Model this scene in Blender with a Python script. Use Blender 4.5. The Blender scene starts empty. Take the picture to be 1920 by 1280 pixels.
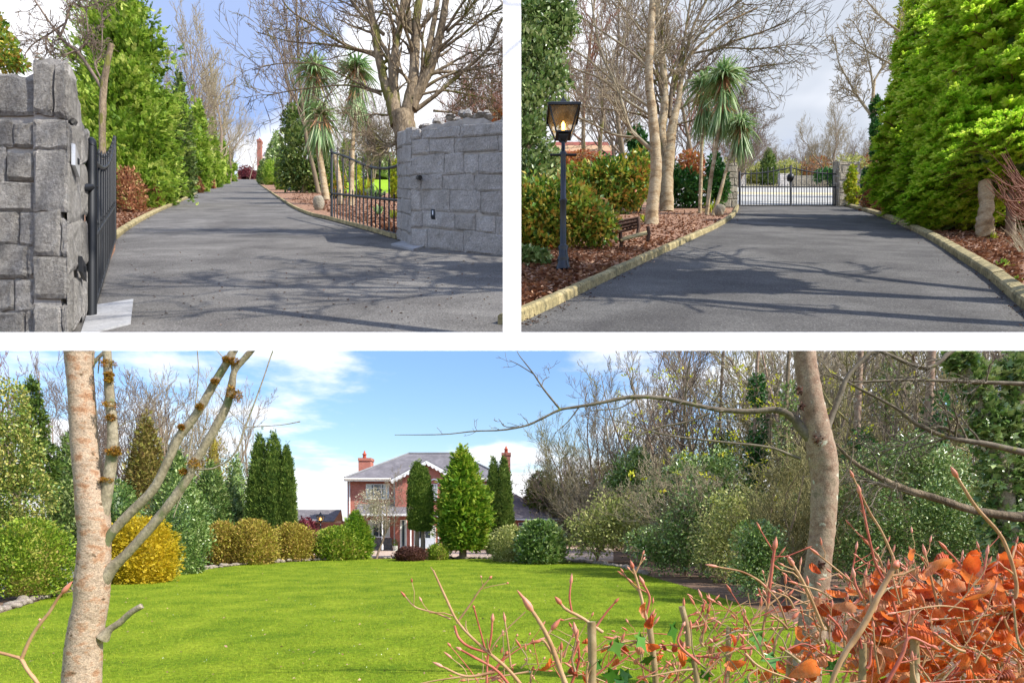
import bpy, math, random
import numpy as np
R_ = math.radians
sc = bpy.context.scene
COL = sc.collection
# ------------------------------------------------------------ camera, sky, sun
CZ = 1.8                      # eye height above the lawn
F = 1200.0                    # focal length in pixels of the 1920 px wide photograph
cam = bpy.data.objects.new("camera", bpy.data.cameras.new("camera"))
COL.objects.link(cam); sc.camera = cam
cam.location = (0, 0, CZ); cam.rotation_euler = (R_(90), 0, 0)
cam.data.sensor_width = 36; cam.data.lens = 36 * F / 1920
cam.data.shift_y = (985 - 640) / 1920
cam.data.clip_start = 0.05; cam.data.clip_end = 30000
SUN_EL, SUN_AZ = 42, 65       # azimuth: degrees from straight behind the camera, towards the right
sx, sy = math.sin(R_(SUN_AZ)), -math.cos(R_(SUN_AZ))
sd = bpy.data.lights.new("sun", "SUN"); sd.energy = 4.3; sd.angle = R_(0.5); sd.color = (1, 0.95, 0.87)
so = bpy.data.objects.new("sun", sd); COL.objects.link(so)
so.rotation_euler = (R_(90 - SUN_EL), 0, math.atan2(sy, sx) + R_(90))
so.location = (30, -20, 40)
W = bpy.data.worlds.new("World"); sc.world = W; W.use_nodes = True
def build_world():
    nt = W.node_tree; nt.nodes.clear(); N = nt.nodes.new; L = nt.links.new
    out = N("ShaderNodeOutputWorld")
    sky = N("ShaderNodeTexSky"); sky.sky_type = 'NISHITA'; sky.sun_disc = False
    sky.sun_elevation = R_(SUN_EL); sky.sun_rotation = math.atan2(sx, sy)
    sky.air_density = 1.0; sky.dust_density = 0.6; sky.ozone_density = 1.6
    bg1 = N("ShaderNodeBackground"); bg1.inputs[1].default_value = 0.128
    hs = N('ShaderNodeHueSaturation'); hs.inputs['Saturation'].default_value = 1.42; hs.inputs['Hue'].default_value = 0.508; L(sky.outputs[0], hs.inputs['Color']); L(hs.outputs[0], bg1.inputs[0])
    bg2 = N("ShaderNodeBackground"); bg2.inputs[1].default_value = 0.82
    mix = N("ShaderNodeMixShader"); L(bg1.outputs[0], mix.inputs[1]); L(bg2.outputs[0], mix.inputs[2]); L(mix.outputs[0], out.inputs[0])
    tc = N("ShaderNodeTexCoord"); sep = N("ShaderNodeSeparateXYZ"); L(tc.outputs["Generated"], sep.inputs[0])
    def m(op, a, b=None, c=None):
        n = N("ShaderNodeMath"); n.operation = op
        for i, v in enumerate((a, b, c)):
            if v is None: continue
            if isinstance(v, (int, float)): n.inputs[i].default_value = v
            else: L(v, n.inputs[i])
        return n.outputs[0]
    zz = m('ADD', m('MAXIMUM', sep.outputs[2], 0.0), 0.12)
    cb = N("ShaderNodeCombineXYZ"); L(m('DIVIDE', sep.outputs[0], zz), cb.inputs[0]); L(m('DIVIDE', sep.outputs[1], zz), cb.inputs[1]); L(m('MULTIPLY', sep.outputs[2], 2.0), cb.inputs[2])
    n1 = N("ShaderNodeTexNoise"); n1.inputs["Scale"].default_value = 1.15; n1.inputs["Detail"].default_value = 7; n1.inputs["Roughness"].default_value = .58
    L(cb.outputs[0], n1.inputs["Vector"])
    n2 = N("ShaderNodeTexNoise"); n2.inputs["Scale"].default_value = 2.3; n2.inputs["Detail"].default_value = 4; L(cb.outputs[0], n2.inputs["Vector"])
    n3 = N("ShaderNodeTexNoise"); n3.inputs["Scale"].default_value = 6.0; n3.inputs["Detail"].default_value = 6; L(tc.outputs["Generated"], n3.inputs["Vector"])
    def lobe(v, k):                       # a broad bank of cloud in one part of the sky
        v = np.array(v, float); v /= np.linalg.norm(v)
        d = N("ShaderNodeVectorMath"); d.operation = 'DOT_PRODUCT'; L(tc.outputs["Generated"], d.inputs[0]); d.inputs[1].default_value = tuple(v)
        return m('POWER', m('MAXIMUM', d.outputs["Value"], 0.0), k)
    east = lobe((560, 1200, 800), 22)     # grey bank
    north = lobe((-30, 1200, 800), 60)
    west = lobe((-960, 1200, 850), 40)
    low = m('SUBTRACT', 1.0, m('MULTIPLY', m('MAXIMUM', sep.outputs[2], 0.0), 5.2)); low = m('MAXIMUM', low, 0.0)
    s = m('ADD', n1.outputs[0], m('MULTIPLY', east, 0.34)); s = m('ADD', s, m('MULTIPLY', north, 0.30)); s = m('ADD', s, m('MULTIPLY', west, 0.2))
    s = m('ADD', s, m('MULTIPLY', low, 0.20)); s = m('ADD', s, m('MULTIPLY', m('SUBTRACT', n3.outputs[0], .5), 0.35))
    L(m('ADD', m('MULTIPLY', m('MAXIMUM', sep.outputs[2], 0.0), 1.1), .80), hs.inputs['Value']); s = m('SUBTRACT', s, m('MULTIPLY', lobe((515, 1200, 722), 700), .30)); s = m('SUBTRACT', s, m('MULTIPLY', lobe((-520, 1200, 880), 110), .10)); s = m('SUBTRACT', s, m('MULTIPLY', lobe((-150, 1200, 300), 90), .12))
    r = N("ShaderNodeValToRGB"); r.color_ramp.interpolation = 'EASE'
    r.color_ramp.elements[0].position = 0.49; r.color_ramp.elements[0].color = (.13, .13, .13, 1)
    r.color_ramp.elements[1].position = 0.70; r.color_ramp.elements[1].color = (.97, .97, .97, 1)
    L(s, r.inputs[0]); veil = m('MULTIPLY', m('MINIMUM', m('MAXIMUM', m('SUBTRACT', sep.outputs[2], 0.30), 0.0), 0.25), 1.3); L(m('MAXIMUM', r.outputs[0], veil), mix.inputs[0])
    g = N("ShaderNodeMix"); g.data_type = 'RGBA'
    g.inputs[6].default_value = (1.0, 1.0, 1.03, 1); g.inputs[7].default_value = (.54, .58, .65, 1)
    gf = m('MULTIPLY', m('ADD', m('MULTIPLY', n2.outputs[0], 2.0), -0.45), m('ADD', m('MULTIPLY', east, 1.7), 0.02)); gf = m('MINIMUM', m('MAXIMUM', gf, 0.0), 1.0)
    L(gf, g.inputs[0]); L(g.outputs[2], bg2.inputs[0])
build_world()
sc.view_settings.view_transform = 'Standard'; sc.view_settings.look = 'None'
sc.view_settings.exposure = 0.72; sc.view_settings.gamma = 1.0
sc.render.engine = 'CYCLES'
sc.cycles.max_bounces = 6; sc.cycles.diffuse_bounces = 3; sc.cycles.glossy_bounces = 2; sc.cycles.transmission_bounces = 4; sc.cycles.transparent_max_bounces = 6
# ------------------------------------------------------------ places
SL, H0 = 655 / F, 14.4        # the upper grounds rise at this slope beyond the terrace edge
KT = H0 * F
def P(px, py, d): return np.array(((px - 960) * d / F, d, CZ + (985 - py) * d / F))
def dG(py): return CZ * F / (py - 985)
def G(px, py):                # a point of the garden ground
    d = dG(py); return P(px, py, d)
def dT(py): return KT / (py - 330)
def T(px, py, lift=0.0):      # a point of the rising ground
    p = P(px, py, dT(py)); p[2] += lift; return p
def zT(d): return CZ + SL * d - H0
def lin(h):
    v = [int(h[i:i + 2], 16) / 255 for i in (0, 2, 4)]
    return tuple((x / 12.92 if x < .04045 else ((x + .055) / 1.055) ** 2.4) for x in v) + (1,)
# ------------------------------------------------------------ mesh builder
class MB:
    def __init__(s): s.V = []; s.F = {3: [], 4: []}; s.n = 0
    def add(s, V, Fc):
        V = np.asarray(V, float).reshape(-1, 3); Fc = np.asarray(Fc, int)
        if len(V) == 0 or len(Fc) == 0: return
        s.V.append(V); s.F[Fc.shape[1]].append(Fc + s.n); s.n += len(V)
    def arrays(s):
        V = np.concatenate(s.V) if s.V else np.zeros((0, 3))
        return V, {k: (np.concatenate(v) if v else np.zeros((0, k), int)) for k, v in s.F.items()}
def cut_top(V, Fs, sign=-1, plane=None):      # trims what grows past a plane n.p=c
    n, c = plane; h = V @ n - c; over = h > 0
    out = {k: f[~over[f].all(axis=1)] if len(f) else f for k, f in Fs.items()}
    V = V.copy(); idx = np.nonzero(over)[0]
    ax = int(np.argmax(np.abs(n))); V[idx, ax] -= h[idx] / n[ax]
    return V, out
PL_TOP = (np.array((0, -328 / F, 1.0)), CZ)             # under the white beam
PL_WEST = (np.array((1.0, 0, 0)), 0.0)
PL_EAST = (np.array((-1.0, 0, 0)), 0.0)
def to_mesh(name, V, Fs, smooth=True):
    used = np.zeros(len(V), bool)
    for f in Fs.values():
        if len(f): used[f.ravel()] = True
    remap = np.cumsum(used) - 1; V = V[used]
    loops = []; starts = []; pos = 0
    for k in (3, 4):
        f = Fs.get(k)
        if f is None or len(f) == 0: continue
        f = remap[f]; loops.append(f.ravel()); starts.append(np.arange(len(f)) * k + pos); pos += f.size
    me = bpy.data.meshes.new(name)
    if not loops: return me
    loops = np.concatenate(loops); starts = np.concatenate(starts)
    me.vertices.add(len(V)); me.vertices.foreach_set("co", V.astype(np.float32).ravel())
    me.loops.add(len(loops)); me.loops.foreach_set("vertex_index", loops.astype(np.int32))
    me.polygons.add(len(starts)); me.polygons.foreach_set("loop_start", starts.astype(np.int32))
    me.polygons.foreach_set("use_smooth", np.full(len(starts), smooth, bool))
    me.update(calc_edges=True); me.validate()
    return me
def tag(o, label=None, cat=None, group=None, kind=None):
    if label: o["label"] = label
    if cat: o["category"] = cat
    if group: o["group"] = group
    if kind: o["kind"] = kind
    return o
def thing(name, label, cat, loc, group=None):
    o = bpy.data.objects.new(name, None); COL.objects.link(o); o.location = tuple(map(float, loc)); o.empty_display_size = .2
    return tag(o, label, cat, group)
def org(o):
    p = np.zeros(3)
    while o is not None: p = p + np.array(o.location); o = o.parent
    return p
def part(name, mb, mat, parent=None, smooth=True, plane=None, label=None, loc=None):
    V, Fs = mb.arrays()
    if plane: V, Fs = cut_top(V, Fs, plane=plane)
    if parent is not None: off = org(parent)
    elif loc is not None: off = np.array(loc, float)
    else: off = np.array((V[:, 0].mean(), V[:, 1].mean(), V[:, 2].min())) if len(V) else np.zeros(3)
    me = to_mesh(name, V - off, Fs, smooth); me.materials.append(mat)
    o = bpy.data.objects.new(name, me); COL.objects.link(o)
    if parent is not None: o.parent = parent
    else: o.location = tuple(off)
    if label: o["label"] = label
    return o
def copy_tree(o, loc=None, rz=None, scale=None, parent=None, label=None):
    c = o.copy(); COL.objects.link(c)
    if parent is not None: c.parent = parent
    if loc is not None: c.location = tuple(map(float, loc))
    if rz is not None: c.rotation_euler = (0, 0, rz)
    if scale is not None: c.scale = scale if hasattr(scale, '__len__') else (scale,) * 3
    if label: c["label"] = label
    for ch in list(o.children): copy_tree(ch, parent=c)
    return c
# ------------------------------------------------------------ shapes
def nrm(v): 
    v = np.asarray(v, float); return v / (np.linalg.norm(v, axis=-1, keepdims=True) + 1e-12)
def smooth_line(pts, k=4):
    pts = np.asarray(pts, float)
    if len(pts) < 3: return np.array([pts[0] + (pts[-1] - pts[0]) * t for t in np.linspace(0, 1, k + 1)])
    Q = np.vstack([2 * pts[0] - pts[1], pts, 2 * pts[-1] - pts[-2]]); out = []
    for i in range(1, len(Q) - 2):
        p0, p1, p2, p3 = Q[i - 1:i + 3]
        for t in np.arange(k) / k:
            out.append(.5 * ((2 * p1) + (-p0 + p2) * t + (2 * p0 - 5 * p1 + 4 * p2 - p3) * t * t + (-p0 + 3 * p1 - 3 * p2 + p3) * t ** 3))
    out.append(pts[-1]); return np.array(out)
def tube(mb, pts, rad, n=6, cap=True, rough=0.0, rng=None):
    pts = np.asarray(pts, float); m = len(pts); rad = np.broadcast_to(np.asarray(rad, float), (m,)) if np.ndim(rad) == 0 else np.asarray(rad, float)
    tg = np.gradient(pts, axis=0); tg = nrm(tg)
    ref = np.array((0.13, 0.31, 0.94)) if abs(tg[:, 2]).mean() < .8 else np.array((0.94, 0.31, 0.13))
    s = nrm(np.cross(tg, ref)); u = np.cross(s, tg)
    a = np.arange(n) * 2 * math.pi / n; ca, sa = np.cos(a), np.sin(a)
    rr = rad[:, None] * np.ones((1, n))
    if rough and rng is not None: rr = rr * (1 + rough * rng.normal(size=rr.shape))
    V = pts[:, None, :] + rr[:, :, None] * (ca[None, :, None] * s[:, None, :] + sa[None, :, None] * u[:, None, :])
    i, j = np.meshgrid(np.arange(m - 1), np.arange(n), indexing='ij'); j2 = (j + 1) % n
    Fc = np.stack([i * n + j, i * n + j2, (i + 1) * n + j2, (i + 1) * n + j], -1).reshape(-1, 4)
    V = V.reshape(-1, 3); mb.add(V, Fc)
    if cap and n > 3:
        for k, fl in ((0, 1), (m - 1, 0)):
            ring = V[k * n:(k + 1) * n]; c = ring.mean(axis=0)
            mb.add(np.vstack([ring, c]), [((q + 1) % n, q, n) if fl else (q, (q + 1) % n, n) for q in range(n)])
def box(mb, c, s, bev=0.0, rz=0.0):
    c = np.array(c, float); h = np.array(s, float) / 2
    V = np.array([(x, y, z) for x in (-1, 1) for y in (-1, 1) for z in (-1, 1)], float) * h
    if rz: V = V @ np.array(((math.cos(rz), math.sin(rz), 0), (-math.sin(rz), math.cos(rz), 0), (0, 0, 1)))
    mb.add(V + c, [(0, 1, 3, 2), (4, 6, 7, 5), (0, 4, 5, 1), (2, 3, 7, 6), (0, 2, 6, 4), (1, 5, 7, 3)])
def hexa(mb, V8):             # eight corners: bottom loop then top loop
    mb.add(V8, [(3, 2, 1, 0), (4, 5, 6, 7), (0, 1, 5, 4), (1, 2, 6, 5), (2, 3, 7, 6), (3, 0, 4, 7)])
def quadplate(mb, a, b, c, d, th):   # a thick plate with corners a b c d
    a, b, c, d = map(lambda v: np.array(v, float), (a, b, c, d)); n = nrm(np.cross(b - a, d - a)) * th
    hexa(mb, [a, b, c, d, a + n, b + n, c + n, d + n])
def lathe(mb, base, prof, n=12, sq=None):
    base = np.array(base, float); m = len(prof)
    a = np.arange(n) * 2 * math.pi / n + (math.pi / n if n == 4 else 0)
    V = np.array([[base + (r * math.cos(q), r * math.sin(q), z) for q in a] for r, z in prof]).reshape(-1, 3)
    Fc = [(i * n + j, i * n + (j + 1) % n, (i + 1) * n + (j + 1) % n, (i + 1) * n + j) for i in range(m - 1) for j in range(n)]
    mb.add(V, Fc)
def sheet(pts):               # flat polygon, triangulated fan by ear clipping through bmesh
    import bmesh
    bm = bmesh.new(); vs = [bm.verts.new(tuple(p)) for p in pts]; f = bm.faces.new(vs)
    bmesh.ops.triangulate(bm, faces=[f], ngon_method='EAR_CLIP')
    bm.verts.index_update(); V = np.array([v.co[:] for v in bm.verts]); Fc = []
    for f in bm.faces:
        q = [v.index for v in f.verts]
        Fc.append(q if f.normal.z > 0 else q[::-1])
    bm.free(); mb = MB(); mb.add(V, Fc); return mb
def setting(name, mb, mat, smooth=False, label=None, kind="structure"):
    o = part(name, mb, mat, None, smooth=smooth, loc=(0, 0, 0)); o["kind"] = kind
    if label: o["label"] = label
    return o
# ------------------------------------------------------------ leaves
def scatter(mb, tm, pos, fwd, up, scl):
    TV, TF = tm; pos = np.asarray(pos, float)
    if len(pos) == 0: return
    f = nrm(fwd); s = nrm(np.cross(f, up)); n = np.cross(s, f); scl = np.broadcast_to(np.asarray(scl, float), (len(pos),))
    V = pos[:, None, :] + scl[:, None, None] * (TV[None, :, 0, None] * s[:, None, :] + TV[None, :, 1, None] * f[:, None, :] + TV[None, :, 2, None] * n[:, None, :])
    k = len(TV); Fc = (TF[None] + (np.arange(len(pos)) * k)[:, None, None]).reshape(-1, TF.shape[1])
    mb.add(V.reshape(-1, 3), Fc)
A_ = np.array
LEAF = (A_([(0, 0, 0), (.28, .45, .08), (0, 1, -.05), (-.28, .45, .08)], float), A_([(0, 1, 2), (0, 2, 3)]))
BLADE = (A_([(-.07, 0, 0), (.07, 0, 0), (0, 1, .12)], float), A_([(0, 1, 2)]))
def t_frond(k=5, w=.36, th=.15):
    V = [(0, 0, 0), (.03, .5, .02), (0, 1, -.1), (-.03, .5, .02)]; Fc = [(0, 1, 2), (0, 2, 3)]
    for i in range(k):
        y = .06 + .74 * i / (k - 1); L = w * (1 - .6 * i / (k - 1)) + .04
        for sg in (-1, 1):
            b = len(V); V += [(0, y, 0), (sg * L, y + L * .8, -.07 + .03 * sg), (sg * .02, y + th, .03)]
            Fc.append((b, b + 1, b + 2) if sg > 0 else (b, b + 2, b + 1))
    # joined at the stem so that one frond is one island
    V = np.array(V); Fc = np.array(Fc)
    for q in range(4, len(V), 3): Fc[Fc == q] = 0 if q < 4 + 3 * k else 3
    return V, Fc
FROND = t_frond(6, .30, .10)
TUFT = (A_([(0, 0, 0), (-.25, .9, .1), (-.12, .95, 0), (.0, 1.05, -.1), (.12, .95, .1), (.3, .8, 0), (.42, .62, .1), (-.42, .6, 0), (-.34, .72, 0)], float),
        A_([(0, 2, 1), (0, 4, 3), (0, 6, 5), (0, 8, 7)]))
def t_beech():
    V = []; Fc = []
    W_ = [.02, .12, .20, .25, .25, .20, .12, .01]; n = len(W_) - 1; c = 2.3      # the blade rolls up along and across
    for i, w in enumerate(W_):
        a = c * i / n; y = math.sin(a) / c * 1.15; z = (1 - math.cos(a)) / c; wv = .035 * (-1) ** i
        for u, h in ((-1, .62), (-.55, .2), (0, 0), (.55, .26), (1, .8)): V.append((u * w * .8, y - h * w * .3, z + h * w + wv * abs(u)))
    for i in range(n):
        for j in range(4):
            b = i * 5 + j; Fc.append((b, b + 1, b + 6, b + 5))
    return np.array(V, float), np.array(Fc)
BEECH = t_beech()
IVY = (A_([(0, 0, 0), (.3, -.12, .05), (.24, .22, .0), (.55, .38, -.05), (.22, .52, 0), (0, 1, -.08), (-.22, .52, 0), (-.55, .38, -.05), (-.24, .22, 0), (-.3, -.12, .05)], float),
       A_([(0, i, i + 1) for i in range(1, 9)]))
def lumps(seed, k=7):
    r = np.random.default_rng(seed); K = r.integers(1, 6, k); M = r.uniform(.5, 5, k); a = r.uniform(.4, 1, k) / k * 1.6; p = r.uniform(0, 6.3, (2, k))
    return lambda th, t: sum(a[i] * np.sin(K[i] * th + p[0, i] + t * 3 * (i % 3)) * np.sin(M[i] * 6.28 * t + p[1, i]) for i in range(k))
PR = dict(
    dome=lambda t: np.sqrt(np.clip(1 - np.clip((t - .3) / .7, 0, 1) ** 2.1, 0, 1)) * (.86 + .14 * np.clip(t / .3, 0, 1)),
    bullet=lambda t: np.clip(1 - np.clip((t - .12) / .88, 0, 1) ** 2.3, 0, 1) ** .8 * (.75 + .25 * np.clip(t / .15, 0, 1)),
    cone=lambda t: np.clip((1 - t) ** .8, 0, 1) * (.8 + .2 * np.clip(t / .1, 0, 1)),
    fat=lambda t: np.clip(1 - t ** 2.2, 0, 1) * (.72 + .28 * np.clip(t / .3, 0, 1)),
    ball=lambda t: np.sqrt(np.clip(1 - (2 * t - 1) ** 2, 0, 1)) * .97 + .02,
    tall=lambda t: np.clip(1.05 - t ** 1.6, 0.03, 1) * (.75 + .25 * np.clip(t / .2, 0, 1)))
def revolve_foliage(mb, base, H, Rr, prof, n, size, tm=LEAF, lump=.12, depth=.3, up=.5, jit=.6, seed=1, asp=1.0, core=.74, t0=0.0, tufts=0, flat=1.0, stray=.12):
    r = np.random.default_rng(seed); base = np.array(base, float); pf = PR[prof] if isinstance(prof, str) else prof
    tt = np.linspace(0, 1, 200); w = pf(tt) + .03; c = np.cumsum(w); c /= c[-1]; L = lumps(seed)
    if tufts:                                     # boughs: leaves gathered round bough tips, gaps between
        bt = np.interp(r.random(tufts), c, tt); bth = r.uniform(0, 6.283, tufts); q = r.integers(0, tufts, n)
        sp = r.normal(size=(n, 2)); t = np.clip(bt[q] + sp[:, 0] * .035 * flat, 0, 1); th = bth[q] + sp[:, 1] * .13 / (pf(bt[q]) + .3)
        bump = 1 + lump * L(th, t) + (r.normal(size=tufts) * lump * .6)[q] + .05
        dd = np.abs(r.normal(size=n)) * depth * .9
    else:
        t = np.interp(r.random(n), c, tt); th = r.uniform(0, 6.283, n); bump = 1 + lump * L(th, t); dd = r.random(n) ** 1.6 * depth
    rad = Rr * pf(t) * bump * (1 - dd)
    loose = r.random(n) < stray; rad = np.where(loose, Rr * (pf(t) + .04) * bump * r.uniform(.95, 1.2, n), rad); t = np.where(loose, t + np.abs(r.normal(size=n)) * .035, t)
    rad = np.maximum(rad, 0)
    pos = np.stack([rad * np.cos(th), rad * np.sin(th) * asp, H * (t0 + (1 - t0) * t)], 1) + base
    fw = np.stack([np.cos(th), np.sin(th), np.full(n, up) + t * .6], 1) + r.normal(size=(n, 3)) * jit
    upv = np.tile((0, 0, 1.0), (n, 1)) + r.normal(size=(n, 3)) * .6
    scatter(mb, tm, pos, fw, upv, size * r.uniform(.6, 1.35, n))
    if core:
        nt_, na = 18, 26; ts = np.linspace(0, 1, nt_); an = np.arange(na) * 2 * math.pi / na
        tg, ag = np.meshgrid(ts, an, indexing='ij'); rr = Rr * pf(tg) * core * (1 + lump * L(ag, tg)) * (1 + .09 * r.normal(size=tg.shape))
        V = np.stack([rr * np.cos(ag), rr * np.sin(ag) * asp, H * (t0 + (1 - t0) * tg * .95)], -1).reshape(-1, 3) + base
        i, j = np.meshgrid(np.arange(nt_ - 1), np.arange(na), indexing='ij'); j2 = (j + 1) % na
        mb.add(V, np.stack([i * na + j, i * na + j2, (i + 1) * na + j2, (i + 1) * na + j], -1).reshape(-1, 4))
def blob_foliage(mb, c, rx, ry, rz, n, size, tm=LEAF, seed=1, depth=.55, up=.3, jit=.8, lump=.2):
    r = np.random.default_rng(seed); v = nrm(r.normal(size=(n, 3))); th = np.arctan2(v[:, 1], v[:, 0]); L = lumps(seed)
    k = (1 + lump * L(th, v[:, 2] * .5 + .5)) * (1 - r.random(n) ** 1.5 * depth)
    pos = v * k[:, None] * np.array((rx, ry, rz)) + np.array(c)
    scatter(mb, tm, pos, v + np.array((0, 0, up)) + r.normal(size=(n, 3)) * jit, np.tile((0, 0, 1.), (n, 1)) + r.normal(size=(n, 3)) * .6, size * r.uniform(.6, 1.35, n))
# ------------------------------------------------------------ branches
def grow(mbs, p, d, L, r, lev, mx, rng, kids=(9, 6, 4), ang=45, wig=.16, trop=.12, taper=.35, rmin=.0015, ratio=.55, start=.25, segs=7, droop=0.0, ends=None):
    n = max(3, segs - lev); pts = [np.array(p, float)]; d = nrm(d)
    for i in range(n):
        d = nrm(d + rng.normal(size=3) * wig + np.array((0, 0, trop - droop * lev)))
        pts.append(pts[-1] + d * L / n)
    pts = np.array(pts); rad = np.maximum(np.linspace(r, r * taper, n + 1), rmin)
    if lev >= 2: rad[-1] = rmin * .4
    mb = mbs[min(lev, len(mbs) - 1)]
    tube(mb, pts, rad, 7 if lev == 0 else (4 if lev == 1 else 3), cap=lev == 0)
    if ends is not None and lev >= mx: ends.append((pts[-1], d))
    if lev >= mx: return
    k = kids[min(lev, len(kids) - 1)]
    for i in range(k):
        t = start + (1 - start) * (i + rng.random()) / k if lev == 0 else .15 + .85 * (i + rng.random()) / k
        x = t * n; a = min(int(x), n - 1); q = pts[a] + (pts[a + 1] - pts[a]) * (x - a); tg = nrm(pts[a + 1] - pts[a])
        s = nrm(np.cross(tg, rng.normal(size=3))); an = R_(ang + rng.normal() * 9)
        nd = tg * math.cos(an) + s * math.sin(an)
        rr = (r + (r * taper - r) * t)
        grow(mbs, q, nd, L * ratio * rng.uniform(.7, 1.15) * (1.15 - .55 * t), max(rr * .55, rmin), lev + 1, mx, rng, kids, ang, wig, trop, taper, rmin, ratio, start, segs, droop, ends)
def bare_tree(seed, H=1.0, kids=(14, 7, 5), ang=42, trop=.12, ratio=.42, r0=.016, rmin=.0012, start=.2, mx=3, stems=1, lean=0.0, wig=.1, droop=0.0, tops=None):
    rng = np.random.default_rng(seed); t, c = MB(), MB()
    for s in range(stems):
        a = 6.283 * s / stems + rng.random(); l = (.22 if stems > 1 else 0) 
        grow([t, c], (0, 0, 0), (l * math.cos(a) + lean, l * math.sin(a), 1), H * (1 if s == 0 else rng.uniform(.75, .95)), r0 * H, 0, mx, rng, kids, ang, wig, trop, .2, rmin * H, ratio, start, 9, droop)
    return t, c
def xform(mb, loc, s, rz=0.0):
    V, Fs = mb.arrays(); c_, s_ = math.cos(rz), math.sin(rz); sv = np.array(s if hasattr(s, '__len__') else (s, s, s), float)
    V = (V @ np.array(((c_, s_, 0), (-s_, c_, 0), (0, 0, 1)))) * sv + np.array(loc)
    o = MB(); o.V = [V]; o.n = len(V); o.F = {k: ([f] if len(f) else []) for k, f in Fs.items()}; return o
def limb(mb, pts, d, n=9, k=5, rough=.03, rng=None, twigs=None, tw_mb=None, tw=dict()):
    """a limb traced from bends (px, py, width px, depth offset); twigs grow from it"""
    Q = np.array([list(P(a[0], a[1], d + (a[3] if len(a) > 3 else 0))) + [a[2] * d / F / 2] for a in pts]); S = smooth_line(Q, k)
    tube(mb, S[:, :3], np.maximum(S[:, 3], 1e-4), n, rough=rough, rng=rng or np.random.default_rng(1))
    if twigs:
        m = len(S)
        for i in range(twigs):
            x = rng.uniform(.15, .98) * (m - 1); a = int(x); b = min(a + 1, m - 1); q = S[a, :3] + (S[b, :3] - S[a, :3]) * (x - a) if b > a else S[a, :3]
            tg = nrm(S[b, :3] - S[a, :3] + 1e-9); s = nrm(np.cross(tg, rng.normal(size=3))); an = R_(rng.uniform(28, 62))
            grow([tw_mb], q, tg * math.cos(an) + s * math.sin(an), tw.get('L', 60) * d / F * rng.uniform(.5, 1.3), max(S[a, 3] * .45, tw.get('r', .8) * d / F), 1, tw.get('mx', 3), rng,
                 tw.get('kids', (5, 5, 4)), tw.get('ang', 42), tw.get('wig', .16), tw.get('trop', .06), .35, tw.get('rmin', .35) * d / F, .55, .2, 6)
    return S
# ------------------------------------------------------------ materials
def _mat(name):
    m = bpy.data.materials.new(name); m.use_nodes = True; nt = m.node_tree; nt.nodes.clear()
    out = nt.nodes.new("ShaderNodeOutputMaterial"); b = nt.nodes.new("ShaderNodeBsdfPrincipled"); nt.links.new(b.outputs[0], out.inputs[0])
    return m, nt, b, out
def _noise(nt, vec, scale, detail=5, rough=.55):
    n = nt.nodes.new("ShaderNodeTexNoise"); n.inputs["Scale"].default_value = scale; n.inputs["Detail"].default_value = detail; n.inputs["Roughness"].default_value = rough
    if vec is not None: nt.links.new(vec, n.inputs["Vector"])
    return n
def _ramp(nt, fac, stops):
    r = nt.nodes.new("ShaderNodeValToRGB"); e = r.color_ramp.elements
    while len(e) < len(stops): e.new(.5)
    for i, (p, c) in enumerate(stops): e[i].position = p; e[i].color = c if len(c) == 4 else (*c, 1)
    nt.links.new(fac, r.inputs[0]); return r
def _mix(nt, fac, a, b, mode='MIX'):
    m = nt.nodes.new("ShaderNodeMix"); m.data_type = 'RGBA'; m.blend_type = mode
    for s, v in ((0, fac), (6, a), (7, b)):
        if hasattr(v, 'is_linked'): nt.links.new(v, m.inputs[s])
        elif isinstance(v, (int, float)): m.inputs[s].default_value = v
        else: m.inputs[s].default_value = v
    return m.outputs[2]
def _bump(nt, b, h, strength, dist):
    n = nt.nodes.new("ShaderNodeBump"); n.inputs["Strength"].default_value = strength; n.inputs["Distance"].default_value = dist
    nt.links.new(h, n.inputs["Height"]); nt.links.new(n.outputs[0], b.inputs["Normal"])
def _coord(nt): return nt.nodes.new("ShaderNodeTexCoord").outputs["Object"]
def leafmat(name, cols, rough=.5, trans=.3, scale=1.0, spec=.35):
    m, nt, b, out = _mat(name); g = nt.nodes.new("ShaderNodeNewGeometry"); n = _noise(nt, _coord(nt), scale, 3)
    mt = nt.nodes.new("ShaderNodeMath"); mt.operation = 'MULTIPLY_ADD'; nt.links.new(n.outputs[0], mt.inputs[0]); mt.inputs[1].default_value = .9
    mt2 = nt.nodes.new("ShaderNodeMath"); mt2.operation = 'MULTIPLY_ADD'; nt.links.new(g.outputs["Random Per Island"], mt2.inputs[0]); mt2.inputs[1].default_value = .75; mt2.inputs[2].default_value = -.33
    nt.links.new(mt2.outputs[0], mt.inputs[2])
    k = len(cols); r = _ramp(nt, mt.outputs[0], [(i / (k - 1) * .84 + .08, lin(c)) for i, c in enumerate(cols)])
    nt.links.new(r.outputs[0], b.inputs["Base Color"]); b.inputs["Roughness"].default_value = rough; b.inputs["Specular IOR Level"].default_value = spec
    if trans:
        t = nt.nodes.new("ShaderNodeBsdfTranslucent"); nt.links.new(r.outputs[0], t.inputs[0]); mx = nt.nodes.new("ShaderNodeMixShader"); mx.inputs[0].default_value = trans
        nt.links.new(b.outputs[0], mx.inputs[1]); nt.links.new(t.outputs[0], mx.inputs[2]); nt.links.new(mx.outputs[0], out.inputs[0])
    return m
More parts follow.
